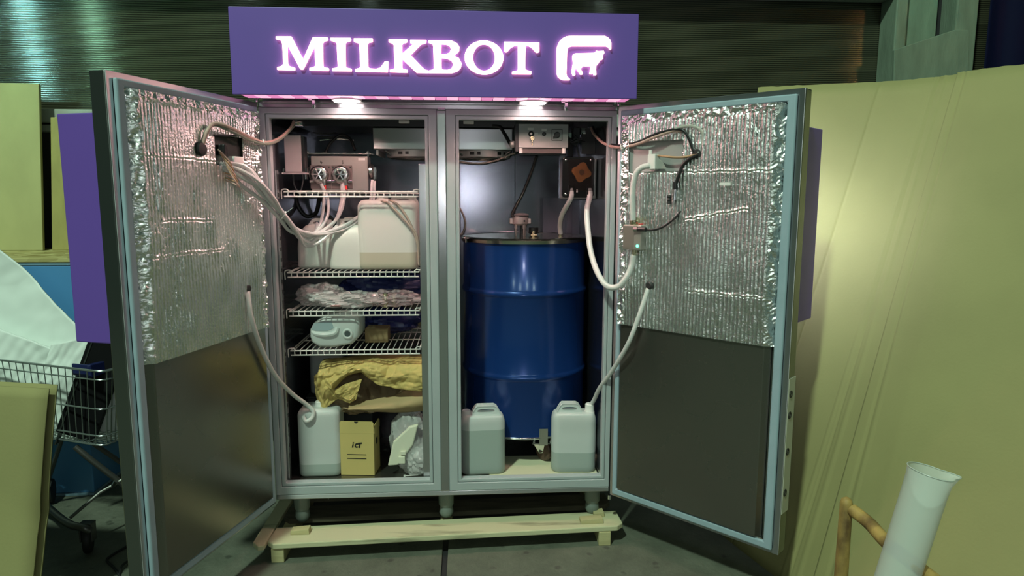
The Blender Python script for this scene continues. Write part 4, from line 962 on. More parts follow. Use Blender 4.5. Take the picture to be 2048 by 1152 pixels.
for (px_, pz_, w_) in ((kx_ - 0.002, ky_ + 0.022, 0.013), (kx_ + 0.024, ky_, 0.008), (bx2, bz2 + 0.018, 0.011)):
    mk('paper_tag', MB().box(px_ - w_, px_ + w_, yf - 0.0012, yf, pz_ - 0.005, pz_ + 0.005), LABEL, ct)
mk('terminal_tray', MB().box(0.352, 0.545, 0.18, 0.33, 1.744, 1.7675), mat('clear_terminal_cover', (0.12, 0.10, 0.095), 0.25), ct, bevel=0.002)
for x in (0.346, 0.540):
    mk('tray_end', MB().cyl((x, 0.180, 1.744), (x, 0.180, 1.768), 0.009, n=12), WHITE, ct, smooth=True)
mk('cable_gland', MB().lathe([(0.014, 0.0), (0.016, 0.006), (0.016, 0.018), (0.011, 0.022)], (0.3205, 0.21, 1.785), 10, (-1, 0, 0)), GREYBOX, ct)

# back-wall tape, junction box in the upper right corner
jb = thing('junction_block', 'dark clustered terminal block in the upper right corner', 'terminal block', (0.61, 0.30, 1.79))
mk('block', MB().box(0.595, 0.628, 0.27, 0.34, 1.80, 1.868), BLACK, jb, bevel=0.003)
mk('block', MB().box(0.572, 0.592, 0.28, 0.33, 1.822, 1.846), CHROME, jb, bevel=0.003)
mk('block', MB().box(0.632, 0.655, 0.27, 0.33, 1.838, 1.866), CHROME, jb, bevel=0.003)
mk('corner_plate', MB().box(0.640, 0.703, 0.30, 0.305, 1.750, 1.868), mat('dark_corner_plate', (0.035, 0.03, 0.03), 0.5), jb)
for i, (a, b, c2) in enumerate(((0.565, 0.60, 0.0), (0.57, 0.61, 0.012), (0.58, 0.64, -0.02), (0.60, 0.65, 0.02))):
    mk('wire', MB().tube(cr([(a, 0.26, 1.815 + c2), ((a + b) / 2, 0.25, 1.800 + c2 * .5), (b, 0.27, 1.825 - c2)], 6), 0.0022, 6), BLACK, jb, smooth=True)
mk('wire', MB().tube(cr([(0.612, 0.28, 1.80), (0.616, 0.27, 1.765), (0.625, 0.262, 1.735), (0.628, 0.27, 1.728)], 6), 0.003, 6), BLACK, jb, smooth=True)

# peristaltic pump on the right wall
PUMPBLK = mat('pump_black', (0.005, 0.005, 0.005), 0.3, spec=0.3)
pu = thing('peristaltic_pump', 'black peristaltic pump with orange rotor behind smoked cover', 'pump', (0.615, 0.25, 1.545))
px0, px1, pz0, pz1 = 0.5385, 0.6845, 1.548, 1.732
mk('back_case', MB().box(px0 + 0.004, 0.702, 0.235, 0.330, pz0 - 0.006, pz1 - 0.006), GREYBOX, pu, bevel=0.008)
mk('face_plate', MB().prism([(px0 + 0.012 * (1 - math.cos(a)) if q in (1, 2) else px1 - 0.012 * (1 - math.cos(a)), 0) for q in () for a in ()] or [(px0 + 0.01, pz0), (px1 - 0.01, pz0), (px1, pz0 + 0.01), (px1, pz1 - 0.01), (px1 - 0.01, pz1), (px0 + 0.01, pz1), (px0, pz1 - 0.01), (px0, pz0 + 0.01)], lambda a, b, t: (a, t, b), 0.205, 0.2345), PUMPBLK, pu, bevel=0.003)
for x in (px0 + 0.016, px1 - 0.016):
    for z in (pz0 + 0.016, pz1 - 0.016):
        mk('screw', MB().lathe([(0.0055, 0.0), (0.0055, 0.002), (0.003, 0.004)], (x, 0.205, z), 14, (0, -1, 0)), CHROME, pu, smooth=True)
rc = (0.6235, 0.2045, 1.662)
ro = mk('rotor', MB().prism([(rc[0] + rr * math.cos(a) * 1.0, rc[2] + rr * math.sin(a)) for a, rr in [(k * math.pi / 16, 0.040 + 0.006 * math.cos(k * math.pi / 16 * 4 + 0.9)) for k in range(32)]], lambda a, b, t: (a, t, b), 0.186, 0.2045), ORANGE, pu, bevel=0.002)
mk('rotor_hub', MB().lathe([(0.012, 0.0), (0.012, 0.006), (0.006, 0.007)], (rc[0], 0.186, rc[2]), 18, (0, -1, 0)), mat('rotor_hub', (0.12, 0.06, 0.02), 0.5), ro, smooth=40)
mk('smoked_cover', MB().box(px0 + 0.028, px1 - 0.012, 0.172, 0.174, pz0 + 0.030, pz1 - 0.012).box(px0 + 0.026, px0 + 0.0278, 0.172, 0.204, pz0 + 0.030, pz1 - 0.012).box(px1 - 0.0118, px1 - 0.010, 0.172, 0.204, pz0 + 0.030, pz1 - 0.012), SMOKE, pu)
for x in (0.579, 0.662):
    mk('tube_clamp', MB().box(x - 0.012, x + 0.012, 0.185, 0.2045, pz0 + 0.014, pz0 + 0.058), PUMPBLK, pu, bevel=0.003)
mk('spring_pin', MB().box(0.602, 0.607, 0.184, 0.2, 1.572, 1.585), LABEL, pu)
tag(mk('plastic_sheet', MB().box(0.505, 0.700, 0.700, 0.702, 1.345, 1.545), mat('blueish_film', (0.22, 0.24, 0.32), 0.2, see=0.5)), 'translucent bluish sheet hanging behind the pump hoses', 'sheet')

# ================================================================ left pump panel
pp = thing('pump_panel', 'steel panel with two round dosing pumps marked 4 and 3', 'pump panel', (-0.46, 0.28, 1.57))
yp = 0.24
mk('panel_box', MB().box(-0.590, -0.338, yp, 0.33, 1.5755, 1.730), mat('pump_panel_steel', (0.40, 0.36, 0.34), 0.35, 0.7), pp, bevel=0.003)
mk('top_bar', MB().box(-0.622, -0.318, yp - 0.012, 0.335, 1.738, 1.744), CAST, pp, bevel=0.001)
for x in (-0.604, -0.338):
    mk('stud', MB().cyl((x, yp + 0.005, 1.726), (x, yp + 0.005, 1.754), 0.004, n=8).cyl((x, yp + 0.005, 1.7445), (x, yp + 0.005, 1.750), 0.008, n=6), CHROME, pp)
mk('paper_tag', MB().box(-0.380, -0.350, yp - 0.001, yp, 1.712, 1.722), LABEL, pp)
marks = {'4': [(-0.003, 0.007, -0.005, -0.001), (-0.005, -0.001, 0.005, -0.001), (0.002, 0.003, 0.001, -0.008)], '3': [(-0.003, 0.008, 0.003, 0.007), (0.003, 0.007, -0.001, 0.001), (-0.001, 0.001, 0.004, -0.003), (0.004, -0.003, -0.003, -0.008)]}
for pxx, mkx in ((-0.548, '4'), (-0.454, '3')):
    mb = MB()
    for a, b, c, d in marks[mkx]:
        mb.bar((pxx + 0.004 + a, yp - 0.0004, 1.703 + b), (pxx + 0.004 + c, yp - 0.0004, 1.703 + d), 0.0006, 0.0022, Vector((d - b, 0, a - c)) if abs(a - c) + abs(b - d) > 0 else (0, 0, 1))
    mk('number_mark', mb, INK, pp, label='handwritten number ' + mkx)
    z0 = 1.648
    bp_ = mk('pump_plate', MB().box(pxx - 0.046, pxx + 0.046, yp - 0.004, yp - 0.0002, 1.585, 1.689), mat('pump_plate_brown', (0.17, 0.13, 0.125), 0.4, 0.3), pp, bevel=0.001)
    for sx_ in (-0.038, 0.038):
        mk('screw', MB().cyl((pxx + sx_, yp - 0.006, 1.681), (pxx + sx_, yp - 0.004, 1.681), 0.003, n=8), CHROME, bp_)
    hd = mk('pump_head', MB().lathe([(0.042, 0.0), (0.042, 0.012), (0.036, 0.020), (0.030, 0.022)], (pxx - 0.004, yp - 0.0042, z0), 30, (0, -1, 0)), CAST, pp, smooth=40)
    mk('rotor', MB().lathe([(0.021, 0.0), (0.021, 0.004), (0.006, 0.006)], (pxx - 0.004, yp - 0.0264, z0), 20, (0, -1, 0)), BLACK, hd, smooth=40)
    for k in range(6):
        a = k * math.pi / 3
        mk('spoke', MB().bar((pxx - 0.004, yp - 0.033, z0), (pxx - 0.004 + 0.026 * math.cos(a), yp - 0.030, z0 + 0.026 * math.sin(a)), 0.004, 0.005), CHROME, hd)
    mk('clamp_lug', MB().box(pxx - 0.048, pxx - 0.026, yp - 0.022, yp - 0.0042, z0 - 0.036, z0 - 0.024).box(pxx + 0.028, pxx + 0.048, yp - 0.022, yp - 0.0042, z0 - 0.036, z0 - 0.024), CHROME, pp, bevel=0.004)
    mk('nozzle', MB().cyl((pxx + 0.018, yp - 0.018, z0 - 0.022), (pxx + 0.018, yp - 0.018, z0 - 0.048), 0.009, n=14), CAST, pp, smooth=True)
    mk('red_cap', MB().cyl((pxx + 0.018, yp - 0.018, z0 - 0.048), (pxx + 0.018, yp - 0.018, z0 - 0.066), 0.0075, 0.0085, 14), RED, pp, smooth=True)
for s, x in ((1, -0.336), (-1, -0.592)):
    q = mk('side_pump', MB().lathe([(0.034, 0.0), (0.034, 0.012), (0.026, 0.020), (0.010, 0.024)], (x, 0.285, 1.665), 24, (s, 0, 0)), CAST, pp, smooth=40)
    mk('side_nozzle', MB().cyl((x + s * 0.026, 0.255, 1.682), (x + s * 0.026, 0.255, 1.628), 0.009, n=12).cyl((x + s * 0.026, 0.255, 1.66), (x + s * 0.026, 0.255, 1.672), 0.013, n=10), CHROME, q, smooth=40)

tb = thing('terminal_cover', 'flat grey terminal cover hanging at the upper left wall', 'cover', (-0.655, 0.20, 1.65))
mk('cover', MB().box(-0.684, -0.612, 0.16, 0.22, 1.655, 1.815), PINKGREY, tb, bevel=0.003)
mk('side_plate', MB().box(-0.611, -0.600, 0.165, 0.22, 1.66, 1.81), BLACK, tb)
mk('base_flange', MB().box(-0.698, -0.592, 0.158, 0.20, 1.648, 1.6545), PINKGREY, tb)
for x in (-0.694, -0.597):
    mk('bolt', MB().cyl((x, 0.17, 1.654), (x, 0.17, 1.672), 0.005, n=8), CHROME, tb)
jl = thing('terminal_clip', 'small bright terminal clip at the upper left opening corner', 'terminal', (-0.60, 0.12, 1.84))
mk('clip', MB().box(-0.620, -0.588, 0.10, 0.14, 1.848, 1.866), CHROME, jl, bevel=0.002)
mk('screw_head', MB().cyl((-0.604, 0.094, 1.857), (-0.604, 0.10, 1.857), 0.006, n=12), BRASS, jl)
for i, (a, b, c2) in enumerate(((-0.58, -0.46, 0.02), (-0.57, -0.42, 0.035), (-0.60, -0.50, 0.0))):
    tag(mk('wire_run', MB().tube(cr([(a, 0.35, 1.842 - c2), ((a + b) / 2, 0.36, 1.836 - c2 * .6), (b, 0.38, 1.846 - c2)], 6), 0.0035, 6), BLACK if i != 1 else CHROME, smooth=True), ['upper thin wire run above the pump panel', 'bright thin wire run above the pump panel', 'lower thin wire run above the pump panel'][i], 'wire')

# ================================================================ hoses and cables
def hose(name, label, pts, r, m, n=10, group=None, cat='hose', sub=8):
    return tag(mk(name, MB().tube(cr(pts, sub), r, n), m, smooth=True), label, cat, group)
LAB8 = ['tube rising to the left inlet of the left pump', 'tube rising beside the red cap of the left pump', 'tube rising to the left inlet of the right pump', 'tube rising beside the red cap of the right pump', 'upper tube sweeping right to the panel side pump', 'lower tube sweeping right to the panel side pump', 'short tube dipping into the middle jug neck', 'lowest sagging tube ending at the middle jug handle', 'tube curling back to the leftmost jug']
ENDS = [
 [(-0.5700, 0.1000, 1.3858), (-0.5200, 0.1800, 1.4476), (-0.5152, 0.2150, 1.5354), (-0.5436, 0.2150, 1.6062)],
 [(-0.5812, 0.1100, 1.3744), (-0.5491, 0.1900, 1.4250), (-0.5349, 0.2250, 1.5353), (-0.5383, 0.2220, 1.6107)],
 [(-0.5637, 0.1000, 1.3815), (-0.4834, 0.1700, 1.4369), (-0.4572, 0.2100, 1.5245), (-0.4512, 0.2150, 1.6065)],
 [(-0.5548, 0.0900, 1.3907), (-0.4743, 0.1700, 1.4480), (-0.4437, 0.2100, 1.5356), (-0.4457, 0.2220, 1.6110)],
 [(-0.5313, 0.1000, 1.3923), (-0.4116, 0.1600, 1.4373), (-0.3349, 0.2200, 1.5178), (-0.3213, 0.2550, 1.6254)],
 [(-0.5121, 0.1100, 1.3895), (-0.4027, 0.1700, 1.4258), (-0.3227, 0.2300, 1.5244), (-0.3125, 0.2550, 1.6209)],
 [(-0.5814, 0.0800, 1.3569), (-0.5493, 0.1000, 1.3685), (-0.5112, 0.1300, 1.4102), (-0.4905, 0.1600, 1.4263)],
 [(-0.5908, 0.0900, 1.3389), (-0.5326, 0.1000, 1.3554), (-0.4855, 0.1300, 1.4014), (-0.4689, 0.1600, 1.4219)],
 [(-0.6184, 0.0700, 1.3791), (-0.5944, 0.1100, 1.3636), (-0.5746, 0.2000, 1.3888), (-0.5728, 0.2400, 1.4318)],
]
for i, e in enumerate(ENDS):
    j = (i % 5) - 2
    s = [(-0.8002, -0.2968, 1.6765), (-0.7773, -0.2452, 1.6881)][0]
    st = Vector(s) + Vector((0.010 * (i % 3), 0, -0.008 * (i % 4)))
    m1 = Vector((-0.7304, -0.2400, 1.6291)) + Vector((0.012 * j, 0.01 * (i % 2), 0.014 * ((i * 3) % 5 - 2)))
    m2 = Vector((-0.6761, -0.1700, 1.5541)) + Vector((0.010 * j, 0.012 * (i % 2), 0.008 * ((i * 2) % 5 - 2)))
    m3 = Vector((-0.6381, -0.0800, 1.4736)) + Vector((0.0065 * ((i * 2) % 5 - 2), 0.008 * (i % 3) - 0.008, 0.0055 * ((i * 3) % 5 - 2)))
    m4 = Vector((-0.6164, 0.0000, 1.4169)) + Vector((0.006 * ((i * 2) % 5 - 2), 0.006 * (i % 3), 0.006 * ((i * 3) % 5 - 2) - (0.010 if i > 5 else 0)))
    hose('dosing_tube', 'clear white ' + LAB8[i], [st, m1, m2, m3, m4] + [Vector(q) for q in e], 0.0072, HOSEB, 8, 'dosing tubes from the left door')
tag(mk('zip_tie', MB().ring((-0.6401, -0.0800, 1.4736), 0.0215, 0.0025, (0.7, 0.35, -0.62), 20, 6).bar((-0.6245, -0.1000, 1.4842), (-0.5920, -0.1000, 1.5082), 0.003, 0.0015), WHITE), 'white zip tie around the dosing tubes', 'cable tie')
# dispensing block in the left door's cutout
nb_ = thing('nozzle_block', 'white nozzle block in the left door cutout', 'nozzle', (-0.7734, -0.2150, 1.6709))
p = Vector((-0.7631, -0.2329, 1.6851))
mk('block', MB().box(-0.030, 0.030, -0.014, 0.014, -0.016, 0.016).xf(Matrix.Translation(p) @ Matrix.Rotation(AL, 4, 'Z')), WHITE, nb_, bevel=0.003)
mk('post', MB().cyl(p + Vector((0.012, -0.02, -0.04)), p + Vector((0.012, -0.02, -0.012)), 0.004, n=8), CHROME, nb_, smooth=True)
p2 = Vector((-0.7901, -0.2877, 1.7223))
mk('connector', MB().box(-0.02, 0.02, -0.012, 0.012, -0.02, 0.02).xf(Matrix.Translation(p2) @ Matrix.Rotation(AL + 0.4, 4, 'Z')), BLACK, nb_, bevel=0.004)
for k in range(5):
    q = p2 + Vector((0.006 * k - 0.01, -0.02, -0.012 * k))
    mk('coiled_wire', MB().tube(cr([q, q + Vector((0.025, -0.02, -0.02 - 0.006 * k)), q + Vector((0.045, 0.0, -0.055 - 0.008 * k)), q + Vector((0.02, 0.02, -0.075)), q + Vector((-0.03, 0.02, -0.055))], 6), 0.0028, 6), COPPER if k % 2 else CABLEP, nb_, smooth=True)

hose('cable_bundle', 'pale pink cable bundle from left door to the upper left corner', [(-0.8199, -0.4039, 1.7287), (-0.8022, -0.3972, 1.7810), (-0.7869, -0.3636, 1.8102), (-0.7499, -0.3200, 1.8007), (-0.7263, -0.1700, 1.7773), (-0.6961, -0.0800, 1.7652), (-0.6660, 0.0000, 1.7853), (-0.6359, 0.0800, 1.8330), (-0.6254, 0.1100, 1.8670)], 0.0065, CABLEP, cat='cable')
hose('cable_bundle', 'greenish grey cable beside the pale pink bundle, left door', [(-0.8251, -0.4041, 1.7252), (-0.8085, -0.3940, 1.7812), (-0.7914, -0.3614, 1.8052), (-0.7503, -0.3100, 1.7892), (-0.7231, -0.1700, 1.7660), (-0.6916, -0.0900, 1.7586), (-0.6621, 0.0000, 1.7813), (-0.6299, 0.0900, 1.8381), (-0.6152, 0.1200, 1.8681)], 0.0055, mat('grey_green_cable', (0.20, 0.22, 0.17), 0.45), cat='cable')
hose('cable', 'thin black cable over the left door cutout', [(-0.8008, -0.3404, 1.7720), (-0.7729, -0.2826, 1.7734), (-0.7527, -0.2157, 1.7809), (-0.7105, -0.1300, 1.7653), (-0.6867, -0.0800, 1.7574)], 0.003, BLACK, cat='cable')
tag(mk('zip_tie', MB().ring((-0.6992, -0.0900, 1.7625), 0.013, 0.0025, (0.9, 0.4, 0.1), 16, 6), WHITE), 'white zip tie around the left cable bundle', 'cable tie')
gr = Vector((-0.8269, -0.4097, 1.7179))
nl = Vector((0.957, -0.288, 0))
tag(mk('cable_grommet', MB().lathe([(0.024, 0.0), (0.026, 0.006), (0.022, 0.012), (0.012, 0.014)], gr, 16, nl), RUBBER, smooth=40), 'black rubber grommet on the left door foil', 'grommet')

hose('cable_bundle', 'copper-pink cable bundle from the upper right corner to right door', [(0.6720, 0.2400, 1.8628), (0.6754, 0.1800, 1.8310), (0.6912, 0.0600, 1.7850), (0.7227, -0.0300, 1.7602), (0.7583, -0.0600, 1.7584), (0.7938, -0.1451, 1.7649), (0.8456, -0.2149, 1.7873), (0.9014, -0.2598, 1.8068), (0.9299, -0.2756, 1.8056)], 0.006, CABLEP, cat='cable')
hose('cable', 'black cable beside the copper-pink bundle, right door', [(0.6811, 0.2400, 1.8673), (0.6848, 0.1700, 1.8302), (0.7020, 0.0600, 1.7872), (0.7310, -0.0300, 1.7664), (0.7623, -0.0600, 1.7666), (0.7985, -0.1500, 1.7744), (0.8484, -0.2179, 1.7986), (0.9087, -0.2675, 1.8119), (0.9370, -0.2904, 1.8044), (0.9572, -0.3047, 1.7659), (0.9686, -0.3095, 1.7320), (0.9823, -0.3168, 1.7185)], 0.0055, BLACK, cat='cable')
hose('cable', 'clear looping cable above the black cable on right door foil', [(0.9086, -0.2675, 1.8137), (0.9440, -0.2906, 1.8231), (0.9805, -0.3222, 1.8130), (0.9974, -0.3329, 1.7826), (0.9939, -0.3262, 1.7348), (0.9836, -0.3241, 1.7200)], 0.006, mat('clear_sleeve', (0.55, 0.52, 0.46), 0.2, see=0.35), cat='cable')
hose('cable', 'orange-brown cable from white nozzle to right door grommet', [(0.8503, -0.1760, 1.7199), (0.8813, -0.2384, 1.7109), (0.9280, -0.2809, 1.7051), (0.9678, -0.3086, 1.7114), (0.9837, -0.3242, 1.7162)], 0.0045, COPPER, cat='cable')
hose('cable', 'thick black cable dropping from the right door grommet', [(0.9839, -0.3243, 1.7125), (0.9592, -0.3067, 1.6983), (0.9394, -0.2857, 1.6764), (0.9306, -0.2792, 1.6480), (0.9198, -0.2677, 1.6079)], 0.007, BLACK, cat='cable')
hose('cable', 'black cable curving from valve plug to right door foil', [(0.8195, -0.1871, 1.4230), (0.8466, -0.2159, 1.4225), (0.8806, -0.2376, 1.4355), (0.9138, -0.2584, 1.4640), (0.9439, -0.2670, 1.4994)], 0.005, BLACK, cat='cable')
tag(mk('zip_tie', MB().ring((0.7489, -0.0550, 1.7587), 0.013, 0.0025, (0.9, -0.4, 0.1), 16, 6), WHITE), 'white zip tie around the right cable bundle', 'cable tie')
grr = Vector((0.9874, -0.3134, 1.7169)); nr_ = Vector((-0.729, -0.684, 0))
tag(mk('cable_grommet', MB().lathe([(0.020, 0.0), (0.022, 0.006), (0.018, 0.012), (0.010, 0.014)], grr, 14, nr_), RUBBER, smooth=40), 'black rubber grommet on the right door foil', 'grommet')
p = Vector((0.9176, -0.2654, 1.5771))
cn = thing('cable_connector', 'black and steel inline connector hanging on right door foil', 'connector', p)
mk('sleeve', MB().cyl(p + Vector((0, 0, 0.005)), p + Vector((0, 0, 0.035)), 0.009, n=12), BLACK, cn, smooth=True)
mk('plug', MB().cyl(p + Vector((0, 0, -0.035)), p + Vector((0, 0, 0.005)), 0.008, n=12), CHROME, cn, smooth=True)
mk('ribbed_plug', MB().lathe([(0.0085, -0.03), (0.010, -0.028), (0.008, -0.02), (0.010, -0.015), (0.008, -0.008), (0.010, -0.003), (0.008, 0.004)], p + Vector((-0.018, 0.012, -0.02)), 12), BLACK, cn, smooth=30)
tag(mk('paper_tag', MB().box(-0.022, 0.022, -0.001, 0.001, -0.0055, 0.0055).xf(Matrix.Translation(Vector((1.0613, -0.4098, 1.6025))) @ Matrix.Rotation(AR, 4, 'Z')), LABEL), 'tiny white printed tag on the right door foil', 'tag')

# right door: milk outlet nozzle and valve
MR = lambda p: Matrix.Translation(Vector(p)) @ Matrix.Rotation(AR, 4, 'Z')
on = thing('outlet_nozzle', 'white milk outlet nozzle in the right door cutout', 'nozzle', (0.8525, -0.1637, 1.6909))
mk('block', MB().box(-0.014, 0.022, -0.020, 0.012, -0.030, 0.030).xf(MR((0.8479, -0.1881, 1.6918))), WHITE, on, bevel=0.003)
mk('side_wing', MB().prism([(0.022, -0.028), (0.062, -0.028), (0.040, 0.004), (0.022, 0.018)], lambda a, b, t: (a, t, b), -0.004, 0.002).xf(MR((0.8479, -0.1881, 1.6918))), mat('clear_acrylic', (0.45, 0.46, 0.42), 0.15, see=0.4), on)
mk('top_plug', MB().cyl(Vector((0.8392, -0.1789, 1.7236)), Vector((0.8389, -0.1785, 1.7393)), 0.007, n=10), LABEL, on, smooth=True)
hose('milk_hose', 'short white hose from the outlet nozzle down to the valve', [(0.8342, -0.1954, 1.6776), (0.8060, -0.1800, 1.6702), (0.7859, -0.1658, 1.6449), (0.7773, -0.1567, 1.5912), (0.7785, -0.1507, 1.5207), (0.7829, -0.1481, 1.4598)], 0.0115, HOSE, 12)
vz = thing('valve_box', 'steel solenoid valve box with green light on right door', 'valve', (0.7968, -0.1045, 1.3334))
mv = MR((0.7919, -0.1358, 1.3896))
mk('case', MB().box(-0.040, 0.048, -0.022, 0.026, -0.052, 0.050).xf(mv), mat('valve_case', (0.42, 0.39, 0.35), 0.35, 0.6), vz, bevel=0.003)
mk('front_plate', MB().box(-0.036, 0.014, -0.0235, -0.0225, -0.046, 0.044).xf(mv), mat('valve_plate', (0.28, 0.25, 0.22), 0.4, 0.5), vz)
mk('green_light', MB().lathe([(0.0055, 0.0), (0.005, 0.003)], (0.032, -0.0225, -0.034), 14, (0, -1, 0)).xf(mv), GREENLED, vz)
mk('plug', MB().cyl((0.03, -0.026, 0.034), (0.075, -0.030, 0.034), 0.009, n=12).xf(mv), BLACK, vz, smooth=True)
mk('plug_nut', MB().cyl((0.018, -0.026, 0.034), (0.036, -0.026, 0.034), 0.012, n=8).xf(mv), CHROME, vz)
mk('union', MB().lathe([(0.018, 0.0), (0.020, 0.006), (0.020, 0.016), (0.014, 0.018), (0.014, 0.030)], (0.0, 0, 0.0505), 16).xf(mv), BRASS, vz, smooth=30)
mk('red_ring', MB().ring((0.034, -0.004, 0.054), 0.008, 0.003, (0, 0, 1), 14, 6).xf(mv), RED, vz)
mk('lower_tail', MB().lathe([(0.012, -0.0005), (0.012, -0.012), (0.009, -0.014), (0.009, -0.03)], (0.004, 0, -0.0525), 14).xf(mv), BRASS, vz, smooth=30)
hose('milk_hose', 'long white hose looping from the pump to the valve', [(0.662, 0.195, 1.590), (0.663, 0.19, 1.553), (0.6461, 0.1600, 1.4932), (0.6452, 0.1200, 1.4052), (0.6479, 0.0500, 1.3102), (0.6631, -0.0300, 1.2309), (0.6953, -0.0800, 1.1790), (0.7358, -0.1100, 1.1806), (0.7642, -0.1300, 1.2188), (0.7877, -0.1313, 1.2732), (0.7935, -0.1375, 1.3154)], 0.0125, HOSE, 12)
hose('milk_hose', 'pale hose from the pump down to the drum fitting', [(0.579, 0.195, 1.590), (0.579, 0.192, 1.553), (0.5681, 0.2200, 1.5191), (0.5534, 0.3100, 1.4661), (0.5539, 0.3800, 1.4158), (hx[0], 0.40, lz + 0.020)], 0.0115, HOSE, 12)
hose('drain_hose', 'white drain hose from right door into the jerry can', [(0.8537, -0.1621, 1.1890), (0.8396, -0.1720, 1.1530), (0.8066, -0.1734, 1.0489), (0.7726, -0.1517, 0.9389), (0.7273, -0.0500, 0.7944), (0.6961, 0.0300, 0.7045), (0.6833, 0.1000, 0.6252), (0.668, 0.126, 0.585)], 0.0095, HOSE, 12)
hose('drain_hose', 'white drain hose from left door into the jerry can', [(-0.7633, -0.1746, 1.1889), (-0.7507, -0.2090, 1.1501), (-0.7440, -0.2000, 1.0687), (-0.7326, -0.1400, 0.9440), (-0.7048, -0.0600, 0.8073), (-0.6594, 0.0300, 0.6972), (-0.6166, 0.0850, 0.6340), (-0.5894, 0.0950, 0.5980), (-0.5938, 0.0900, 0.5672), (-0.6196, 0.0850, 0.5555), (-0.6326, 0.0880, 0.5779)], 0.0095, HOSE, 12)
for nm, pt, nrm in (('left', (-0.7601, -0.1845, 1.1923), nl), ('right', (0.8534, -0.1706, 1.1922), nr_)):
    tag(mk('drain_socket', MB().lathe([(0.016, 0.0), (0.017, 0.005), (0.011, 0.010)], pt, 16, nrm), RUBBER, smooth=40), 'dark drain socket on the %s door foil' % nm, 'socket')
hose('power_cable', 'black cable from the switch box down to the mixer motor', [(0.425, 0.26, 1.738), (0.4060, 0.3200, 1.6640), (0.3720, 0.3600, 1.5711), (0.3367, 0.4000, 1.4993), (0.3229, 0.4100, 1.4630), (0.3442, 0.4000, 1.4536), (0.3854, 0.4000, 1.4561)], 0.0065, BLACK, cat='cable')
hose('power_cable', 'thick black cable arching above the pump panel', [(-0.5344, 0.2800, 1.7459), (-0.5099, 0.3000, 1.7941), (-0.4658, 0.3100, 1.8287), (-0.4241, 0.3000, 1.8104), (-0.3999, 0.2800, 1.7601)], 0.007, BLACK, cat='cable')
hose('power_cable', 'thick black cable entering the switch box gland', [(0.2243, 0.2800, 1.8718), (0.2582, 0.2700, 1.8666), (0.2757, 0.2550, 1.8387), (0.2885, 0.2400, 1.8153), (0.302, 0.21, 1.785)], 0.008, BLACK, cat='cable')
hose('cable', 'brown cable curving at the drum rim beside the centre post', [(0.0730, 0.1000, 1.5050), (0.0902, 0.1000, 1.4680), (0.0964, 0.1100, 1.4282), (0.0851, 0.1200, 1.3925), (0.0718, 0.1200, 1.3837)], 0.004, mat('brown_cable', (0.22, 0.17, 0.16), 0.4), cat='cable')
hose('cable', 'black cable drooping behind the top shelf', [(-0.7040, 0.4000, 1.5803), (-0.7000, 0.4200, 1.5097), (-0.6622, 0.4200, 1.4576), (-0.6146, 0.4200, 1.4742), (-0.5887, 0.4000, 1.5571)], 0.010, BLACK, cat='cable')
hose('cable', 'second black cable drooping behind the top shelf', [(-0.5920, 0.4200, 1.5807), (-0.5715, 0.4200, 1.4980), (-0.5403, 0.4200, 1.4433), (-0.5137, 0.4300, 1.4477)], 0.008, BLACK, cat='cable')
hose('cable', 'dark cable loop beside the terminal cover', [(-0.6606, 0.2000, 1.6536), (-0.6588, 0.2100, 1.5969), (-0.6358, 0.2100, 1.5706), (-0.6207, 0.2100, 1.6234), (-0.6233, 0.2100, 1.6672)], 0.003, mat('dark_grey_cable', (0.05, 0.05, 0.055), 0.4), cat='cable')
hose('suction_tube', 'brown-tinted tube running down over the large can', [(-0.2942, 0.1500, 1.5277), (-0.2470, 0.1200, 1.5281), (-0.2241, 0.1050, 1.5110), (-0.1856, 0.1000, 1.4722), (-0.1428, 0.0950, 1.4247), (-0.1128, 0.0900, 1.3814), (-0.1055, 0.0900, 1.2982)], 0.005, mat('brown_tint_tube', (0.40, 0.31, 0.26), 0.2, see=0.15))
hose('suction_tube', 'second brown-tinted tube beside the large can', [(-0.2361, 0.1400, 1.5366), (-0.1944, 0.1100, 1.5153), (-0.1534, 0.1000, 1.4592), (-0.1260, 0.0950, 1.3964), (-0.1113, 0.0900, 1.3421), (-0.1062, 0.0900, 1.2542)], 0.005, mat('brown_tint_tube', (0, 0, 0)))
# ================================================================ pallet under the cabinet
pa = thing('wooden_pallet', 'weathered low wooden pallet under the cabinet', 'pallet', (0, 0.3, 0))
def palm():
    m = bpy.data.materials.new('stained_pallet_timber'); m.use_nodes = True
    nt = m.node_tree; N = nt.nodes; L = nt.links; p = N['Principled BSDF']
    tc = N.new('ShaderNodeTexCoord'); mp = N.new('ShaderNodeMapping'); mp.inputs['Scale'].default_value = (2.2, 14, 14); L.new(tc.outputs['Object'], mp.inputs[0])
    n = N.new('ShaderNodeTexNoise'); n.inputs['Scale'].default_value = 1; n.inputs['Detail'].default_value = 8; L.new(mp.outputs[0], n.inputs['Vector'])
    r = N.new('ShaderNodeValToRGB'); e = r.color_ramp.elements
    e[0].position = 0.25; e[0].color = (0.10, 0.09, 0.05, 1); e[1].position = 0.42; e[1].color = (0.56, 0.54, 0.34, 1)
    L.new(n.outputs[0], r.inputs[0]); L.new(r.outputs[0], p.inputs['Base Color'])
    b = N.new('ShaderNodeBump'); b.inputs['Strength'].default_value = 0.3; b.inputs['Distance'].default_value = 0.006
    L.new(n.outputs[0], b.inputs['Height']); L.new(b.outputs[0], p.inputs['Normal']); p.inputs['Roughness'].default_value = 0.85
    return m
PALM = palm()
